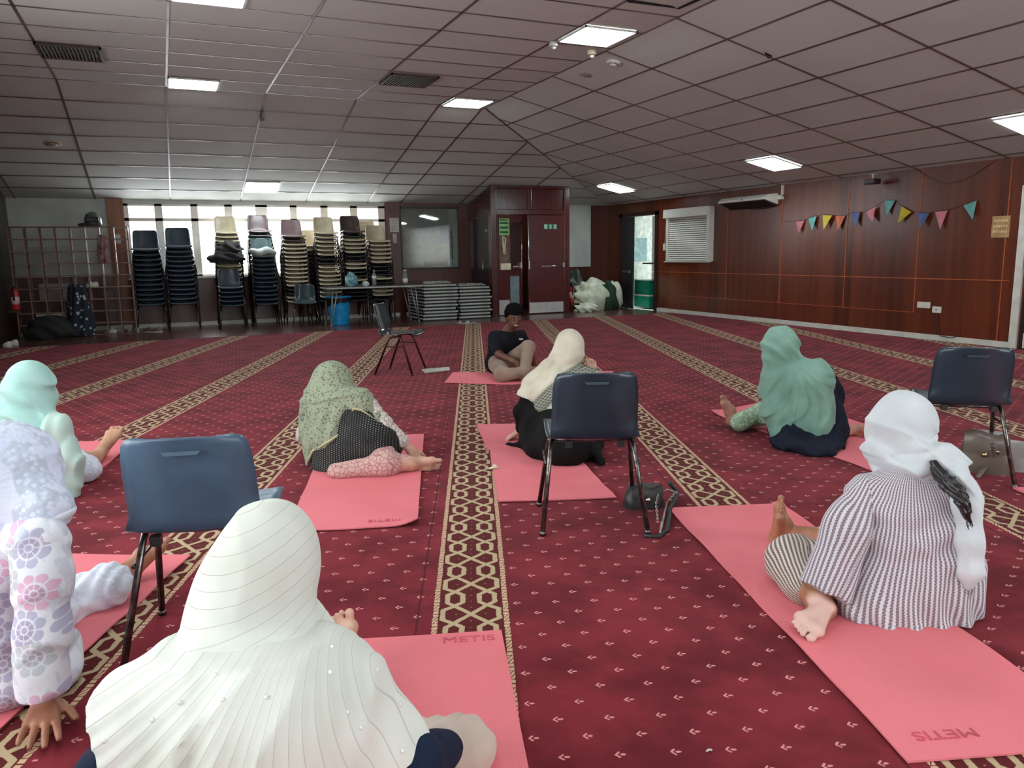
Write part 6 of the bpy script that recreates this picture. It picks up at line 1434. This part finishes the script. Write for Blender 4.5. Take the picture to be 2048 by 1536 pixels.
hr = np.array([p[0] for p in hp]); hz_ = np.array([p[1] for p in hp]); hem = np.interp(Rr, hr, hz_)
S.disp(.007*np.sin((Zz*.9-.6*Rr)*62+2*np.sin(Rr*14))*np.clip((J(1130, 700, 5).z-Zz)/.08, 0, 1)+.003*smooth_noise(Rr, Dd, Zz, 40)); S.f = np.maximum(S.f, hem-Zz)
q0_, q1_ = J(1075, 818, 4.75), J(1165, 738, 4.8); bd = np.array([eR(q1_)-eR(q0_), q1_.z-q0_.z]); bd /= np.linalg.norm(bd); bn = np.array([-bd[1], bd[0]])
def band(V): r = vR(V)-eR(q0_); z = V[:, 2]-q0_.z; al = r*bd[0]+z*bd[1]; ac_ = r*bn[0]+z*bn[1]; return np.stack([ac_+.9*(al-.17)**2-.028, al, V[:, 0]], 1)
S.disp(-.007*sharp((Zz*.9-.5*Rr)*27+1.5*np.sin(Rr*15))*np.clip((J(1130, 700, 5).z-Zz)/.08, 0, 1)); S.obj('shawl', m_sh5, t5, attr=band)
# ================================================================== person in the sea-green shawl
t6 = person(G(1600, 880), 'person in a sea-green shawl over navy clothes, seated on the mat at right centre')
m_sk6 = skin('light_brown_skin_b', (186, 136, 118), (168, 118, 100), (212, 164, 152))
j = dict(pel=J(1615, 855, 4.92), chest=J(1600, 785, 4.92), neck=J(1580, 730, 4.95), head=J(1562, 695, 4.98), shl=J(1550, 760, 5.0), shr=J(1640, 745, 4.88),
         ell=J(1545, 820, 4.98), wrl=J(1560, 870, 4.98), elr=J(1668, 790, 4.95), wrr=J(1665, 855, 5.0), hipl=J(1590, 865, 5.0), hipr=J(1645, 860, 5.0), knl=J(1525, 845, 5.3), anl=J(1470, 830, 5.68), knr=J(1660, 850, 5.2), anr=J(1682, 845, 5.15))
for k_ in ('pel', 'hipl', 'hipr'): j[k_].z = .13
j['anl'] = G(1468, 842, .06); j['knl'].z = .12; j['anr'] = G(1688, 862, .06)
F = bodyF(j, .0075, 1.0); foot(F, j['anl'], G(1462, 843, .05), UP*1.0-RH*.30, RH*.7-FH*.5, -1, 1.0); foot(F, j['anr'], G(1690, 860, .05), RH*.75-FH*.55, FH+UP*.6, -1, .95); hand(F, j['wrl'], -UP, FH, 1); hand(F, j['wrr'], -UP+RH*.3, FH, 1); F.floor(.01); F.obj('body', m_sk6, t6)
m_nv6 = cloth('dark_navy_dress_cloth', (24, 30, 46), (18, 22, 36), wr=1, sheen=0)
T = Fld([j['pel'], j['chest'], j['shl'], j['shr'], j['ell'], j['elr'], j['wrr'], J(1530, 890, 4.9), J(1690, 905, 4.7)], .14, .009)
torso(T, j['pel'], j['chest'], j['neck']-UP*.02, j['shl'], j['shr'], 1.15, .07, .018); T.chain([(j['shr'], .068), (j['elr'], .062), (j['wrr'], .055)], .03).chain([(j['shl'], .06), (j['ell'], .055), (j['wrl'], .05)], .03)
T.cap(J(1590, 868, 4.88), J(1650, 866, 4.88), .145, .14, .06).ell(G(1615, 885, .04), (.22, .2, .055), None, .06).ell(G(1640, 903, .03), (.11, .07, .035), None, .05).ell(G(1575, 888, .03), (.1, .07, .04), None, .05).cap(j['hipl'], j['knl'], .1, .075, .05)
Rr, Dd, Zz = T.RDZ(); T.disp(.005*np.sin(Rr*75+3*np.sin(Zz*20+Dd*12))*np.clip((.25-Zz)/.2, 0, 1)+.005*smooth_noise(Rr, Dd, Zz, 35)); T.floor(.014); T.cut(Zz-j['neck'].z); T.disp(-.006*sharp((Rr+.4*Zz)*24+1.5*np.sin(Zz*12))); T.obj('dress', m_nv6, t6)
m_gl, nt, b = newmat('pale_green_lace'); src, x, y, z = coords(nt); vv = N(nt, voro(nt, src, 48)); nt.links.new(mixc(nt, vv.ss(.3, .5), srgb(186, 208, 180), srgb(140, 168, 142)), b.inputs['Base Color']); b.inputs['Roughness'].default_value = .85; bump(nt, b, vv, .4, .004)
B = Fld([j['knl'], j['anl'], j['hipl'], j['anr']], .12, .008); B.cap(j['hipl'], j['knl'], .09, .07, .04).cap(j['knl'], G(1480, 845, .075), .075, .066, .04).cap(j['hipr'], j['knr'], .09, .07, .04)
Rr, Dd, Zz = B.RDZ(); B.disp(.004*smooth_noise(Rr, Dd, Zz, 60)); B.floor(.014); B.obj('trousers', m_gl, t6)
m_sg6 = cloth('sea_green_chiffon', (124, 160, 147), (108, 144, 132), wr=1.6)
S = Fld([j['head'], j['neck'], J(1525, 890, 4.9), J(1680, 870, 4.8), j['shr']], .15, .0075)
S.ell(J(1560, 690, 4.98), (.112, .13, .125), None, .03).ell(J(1563, 715, 4.97), (.118, .115, .11), None, .05).cap(J(1558, 755, 4.95), J(1628, 748, 4.85), .090, .100, .07).cap(J(1600, 780, 4.9), J(1615, 838, 4.86), .155, .15, .08)
S.chain([(J(1552, 765, 4.96), .085), (J(1550, 820, 4.90), .08), (J(1556, 870, 4.84), .045)], .06)
S.cap(J(1552, 740, 4.97), J(1536, 780, 5.0), .06, .05, .05).cap(J(1634, 762, 4.83), J(1632, 845, 4.80), .10, .105, .06)
Rr, Dd, Zz = S.RDZ(); hp = [hemz(1515, 850, 4.9), hemz(1533, 893, 4.8), hemz(1560, 872, 4.75), hemz(1583, 858, 4.72), hemz(1590, 880, 4.72), hemz(1625, 878, 4.72), hemz(1655, 868, 4.72), hemz(1668, 850, 4.72), hemz(1690, 850, 4.72)]
hr = np.array([p[0] for p in hp]); hz_ = np.array([p[1] for p in hp]); hem = np.interp(Rr, hr, hz_)
cR, cZ = eR(J(1585, 722, 4.9)), J(1585, 722, 4.9).z; th = np.arctan2(Rr-cR, cZ-Zz)
S.disp(.0065*np.sin(th*17+2.4*np.sin(Zz*13)+1.5*np.sin(Rr*23))*np.clip((cZ-.03-Zz)/.1, 0, 1)+.006*np.sin((Zz*.75+.65*Rr)*80)*np.clip((Zz-cZ+.02)/.05, 0, 1)*np.clip((j['head'].z+.09-Zz)/.08, 0, 1)-.016*np.exp(-((Rr-eR(J(1584, 820, 4.8))-.1*(Zz-.3))/.010)**2)*np.clip((.42-Zz)/.1, 0, 1)); S.f = np.maximum(S.f, hem-Zz); S.disp(-.007*sharp(th*7+1.3*np.sin(Zz*15))*np.clip((cZ-.02-Zz)/.08, 0, 1)-.006*sharp((Zz*.8+.6*Rr)*30+1.2*np.sin(Rr*14))*np.clip((Zz-cZ+.02)/.05, 0, 1)); S.obj('shawl', m_sg6, t6)
# ================================================================== instructor facing us
t8 = person(G(1015, 752), 'person with short black hair, black T-shirt and beige leggings, seated facing us and twisting')
m_sk8 = skin('dark_brown_skin', (108, 70, 56), (88, 56, 44))
h8 = J(1029, 634, 7.86)
j = dict(pel=J(1005, 725, 8.05), chest=J(1008, 690, 8.0), neck=J(1018, 660, 7.95), head=h8, shl=J(1040, 672, 8.0), shr=J(990, 675, 7.95),
         ell=J(1060, 705, 8.1), wrl=J(1070, 735, 8.2), elr=J(997, 708, 7.78), wrr=J(1035, 727, 7.62), hipl=J(1018, 735, 7.98), hipr=J(998, 738, 7.95), knl=J(1056, 695, 7.75), anl=J(1050, 738, 7.6), knr=J(1000, 735, 7.6), anr=J(1050, 750, 7.8))
for k_ in ('pel', 'hipl', 'hipr'): j[k_].z = .12
j['anl'] = G(1049, 755, .07); j['knr'] = G(1004, 750, .08); j['anr'] = G(1085, 752, .06)
F = Fld([p for p in j.values()], .13, .0075); torso(F, j['pel'], j['chest'], j['neck'], j['shl'], j['shr'], .88)
for s_k in 'lr': limb(F, j['sh'+s_k], j['el'+s_k], j['wr'+s_k], ARM); limb(F, j['hip'+s_k], j['kn'+s_k], j['an'+s_k], LEG)
hand(F, j['wrr'], J(1055, 738, 7.55)-j['wrr'], UP*.8-FH*.5, 1, 1.0, .3, .2); hand(F, j['wrl'], -UP, RH, 1); foot(F, j['anl'], G(1049, 757, .04), RH*.4-FH*.9, UP, -1, .95); foot(F, j['anr'], G(1085, 754, .045), RH, UP, 1, .95); F.floor(.01)
# head with features, face turned slightly down to our right
fd_ = (-FH*.9+RH*.22-UP*.28).normalized(); ru = orth(fd_, UP)[1]; rr2 = fd_.cross(ru)  # rr2: to our left or right
F.cap(j['neck'], h8-UP*.05, .045, .05, .03)
F.ell(h8+UP*.012-fd_*.012, (.074, .094, .096), (rr2, fd_, ru), .02).ell(h8-ru*.058+fd_*.03, (.048, .05, .052), (rr2, fd_, ru), .04)
fc = h8+fd_*.082
F.cap(fc+ru*.008, fc-ru*.022+fd_*.016, .009, .0125, .012).ell(fc-ru*.024+fd_*.012, (.017, .011, .009), (rr2, fd_, ru), .01)
F.ell(fc-ru*.048+fd_*.003, (.024, .012, .007), (rr2, fd_, ru), .006).ell(fc-ru*.064+fd_*.002, (.021, .012, .0075), (rr2, fd_, ru), .006)
for sg in (-1, 1):
    F.ell(fc+rr2*.031*sg+ru*.004-fd_*.002, (.015, .009, .009), (rr2, fd_, ru), .004, sub=True); F.ell(fc+rr2*.031*sg+ru*.004-fd_*.008, (.013, .012, .011), (rr2, fd_, ru), .003)
    F.cap(fc+rr2*.015*sg+ru*.024, fc+rr2*.045*sg+ru*.022-fd_*.008, .006, .005, .008); F.ell(h8+rr2*.076*sg-ru*.006, (.010, .018, .028), (rr2, fd_, ru), .008)
F.obj('body', m_sk8, t8)
oft = Vector(t8.location)
for sg in (-1, 1):
    MB().lathe([(.0005, -.0105), (.007, -.008), (.0102, 0), (.007, .008), (.0005, .0105)], fc+rr2*.031*sg+ru*.004-fd_*.0065-oft, 14).build('eye', mat('eye_white', srgb(150, 136, 126), .4), t8)
    MB().lathe([(.0005, -.005), (.0048, -.003), (.006, 0), (.0048, .003), (.0005, .005)], fc+rr2*.031*sg+ru*.002+fd_*.0016-oft, 12).build('iris', mat('dark_brown_iris', (.01, .006, .004), .2), t8)
    MB().tube([fc+rr2*.014*sg+ru*.027+fd_*.007-oft, fc+rr2*.032*sg+ru*.032+fd_*.003-oft, fc+rr2*.048*sg+ru*.026-fd_*.006-oft], .0026, 6).build('eyebrow', m_hair, t8)
MB().tube([fc-ru*.0545+rr2*-.022+fd_*.006-oft, fc-ru*.0555+fd_*.0135-oft, fc-ru*.0545+rr2*.022+fd_*.006-oft], [.002, .004, .002], 8).build('teeth', mat('teeth_white', srgb(225, 215, 205), .3), t8)
MB().tube([fc-ru*.047+rr2*-.024+fd_*.006-oft, fc-ru*.047+fd_*.0165-oft, fc-ru*.047+rr2*.024+fd_*.006-oft], [.002, .0055, .002], 8).tube([fc-ru*.064+rr2*-.02+fd_*.005-oft, fc-ru*.066+fd_*.0155-oft, fc-ru*.064+rr2*.02+fd_*.005-oft], [.002, .006, .002], 8).build('lips', mat('brown_lips', srgb(104, 58, 54), .4), t8)
S = Fld([h8], .2, .006); S.ell(h8+ru*.050-fd_*.022, (.096, .112, .092), (rr2, fd_, ru), .02).ell(h8-ru*.01-fd_*.05, (.088, .075, .07), (rr2, fd_, ru), .04)
Rr, Dd, Zz = S.RDZ(); X, Y, Z = S.XYZ()
S.cut(((X-h8.x)*fd_.x+(Y-h8.y)*fd_.y+(Z-h8.z)*fd_.z)-.092+.0*Z); S.disp(.0035*np.sin(X*340)*np.sin(Y*330)*np.sin(Z*350)+.004*smooth_noise(Rr, Dd, Zz, 90))
g_ = (X-h8.x)*ru.x+(Y-h8.y)*ru.y+(Z-h8.z)*ru.z; f_ = (X-h8.x)*fd_.x+(Y-h8.y)*fd_.y+(Z-h8.z)*fd_.z
S.cut(np.minimum(f_-.018, .048-g_)); S.obj('hair', mat('matt_black_afro_hair', (.006, .005, .005), .95, spec=.05), t8)
T = Fld([j['pel'], j['chest'], j['shl'], j['shr'], j['elr'], j['ell']], .13, .0075); torso(T, j['pel'], j['chest'], j['neck']-UP*.035, j['shl'], j['shr'], .93, .05, .014)
T.cap(j['shr'], j['shr'].lerp(j['elr'], .75), .066, .066, .03).cap(j['shl'], j['shl'].lerp(j['ell'], .75), .062, .062, .03)
Rr, Dd, Zz = T.RDZ(); T.disp(.005*smooth_noise(Rr, Dd, Zz, 40)); T.floor(.014); T.cut(Zz-(j['neck'].z-.005)); ts = T.obj('t_shirt', cloth('black_jersey', (20, 22, 30), (14, 15, 22), wr=1, sheen=0), t8)
T_, off, d_ = bvh_hit(ts, 0, 0)
lp = []
for px, py in ((1038, 676.5), (1046, 677), (1046.5, 679.5), (1039, 680)):
    hit = T_.ray_cast(Vector((0, 0, EYE))-off, Vector(ray(px, py)).normalized())
    if hit[0] is not None: lp.append(hit[0]-Vector(ray(px, py)).normalized()*.003)
if len(lp) == 4: MB().prism(lp, -FH*.002).build('chest_print', m_white, t8)
B = Fld([j['pel'], j['knl'], j['anl'], j['knr'], j['anr'], j['hipl'], j['hipr']], .12, .0075)
for s_k in 'lr': B.cap(j['hip'+s_k], j['kn'+s_k], .097, .072, .03).cap(j['kn'+s_k], j['an'+s_k]+UP*.05, .068, .048, .03)
B.cap(j['hipl'], j['hipr'], .11, .105, .05); Rr, Dd, Zz = B.RDZ(); B.floor(.014); B.obj('leggings', cloth('beige_leggings_cloth', (150, 128, 112), (134, 112, 100), wr=.3), t8)
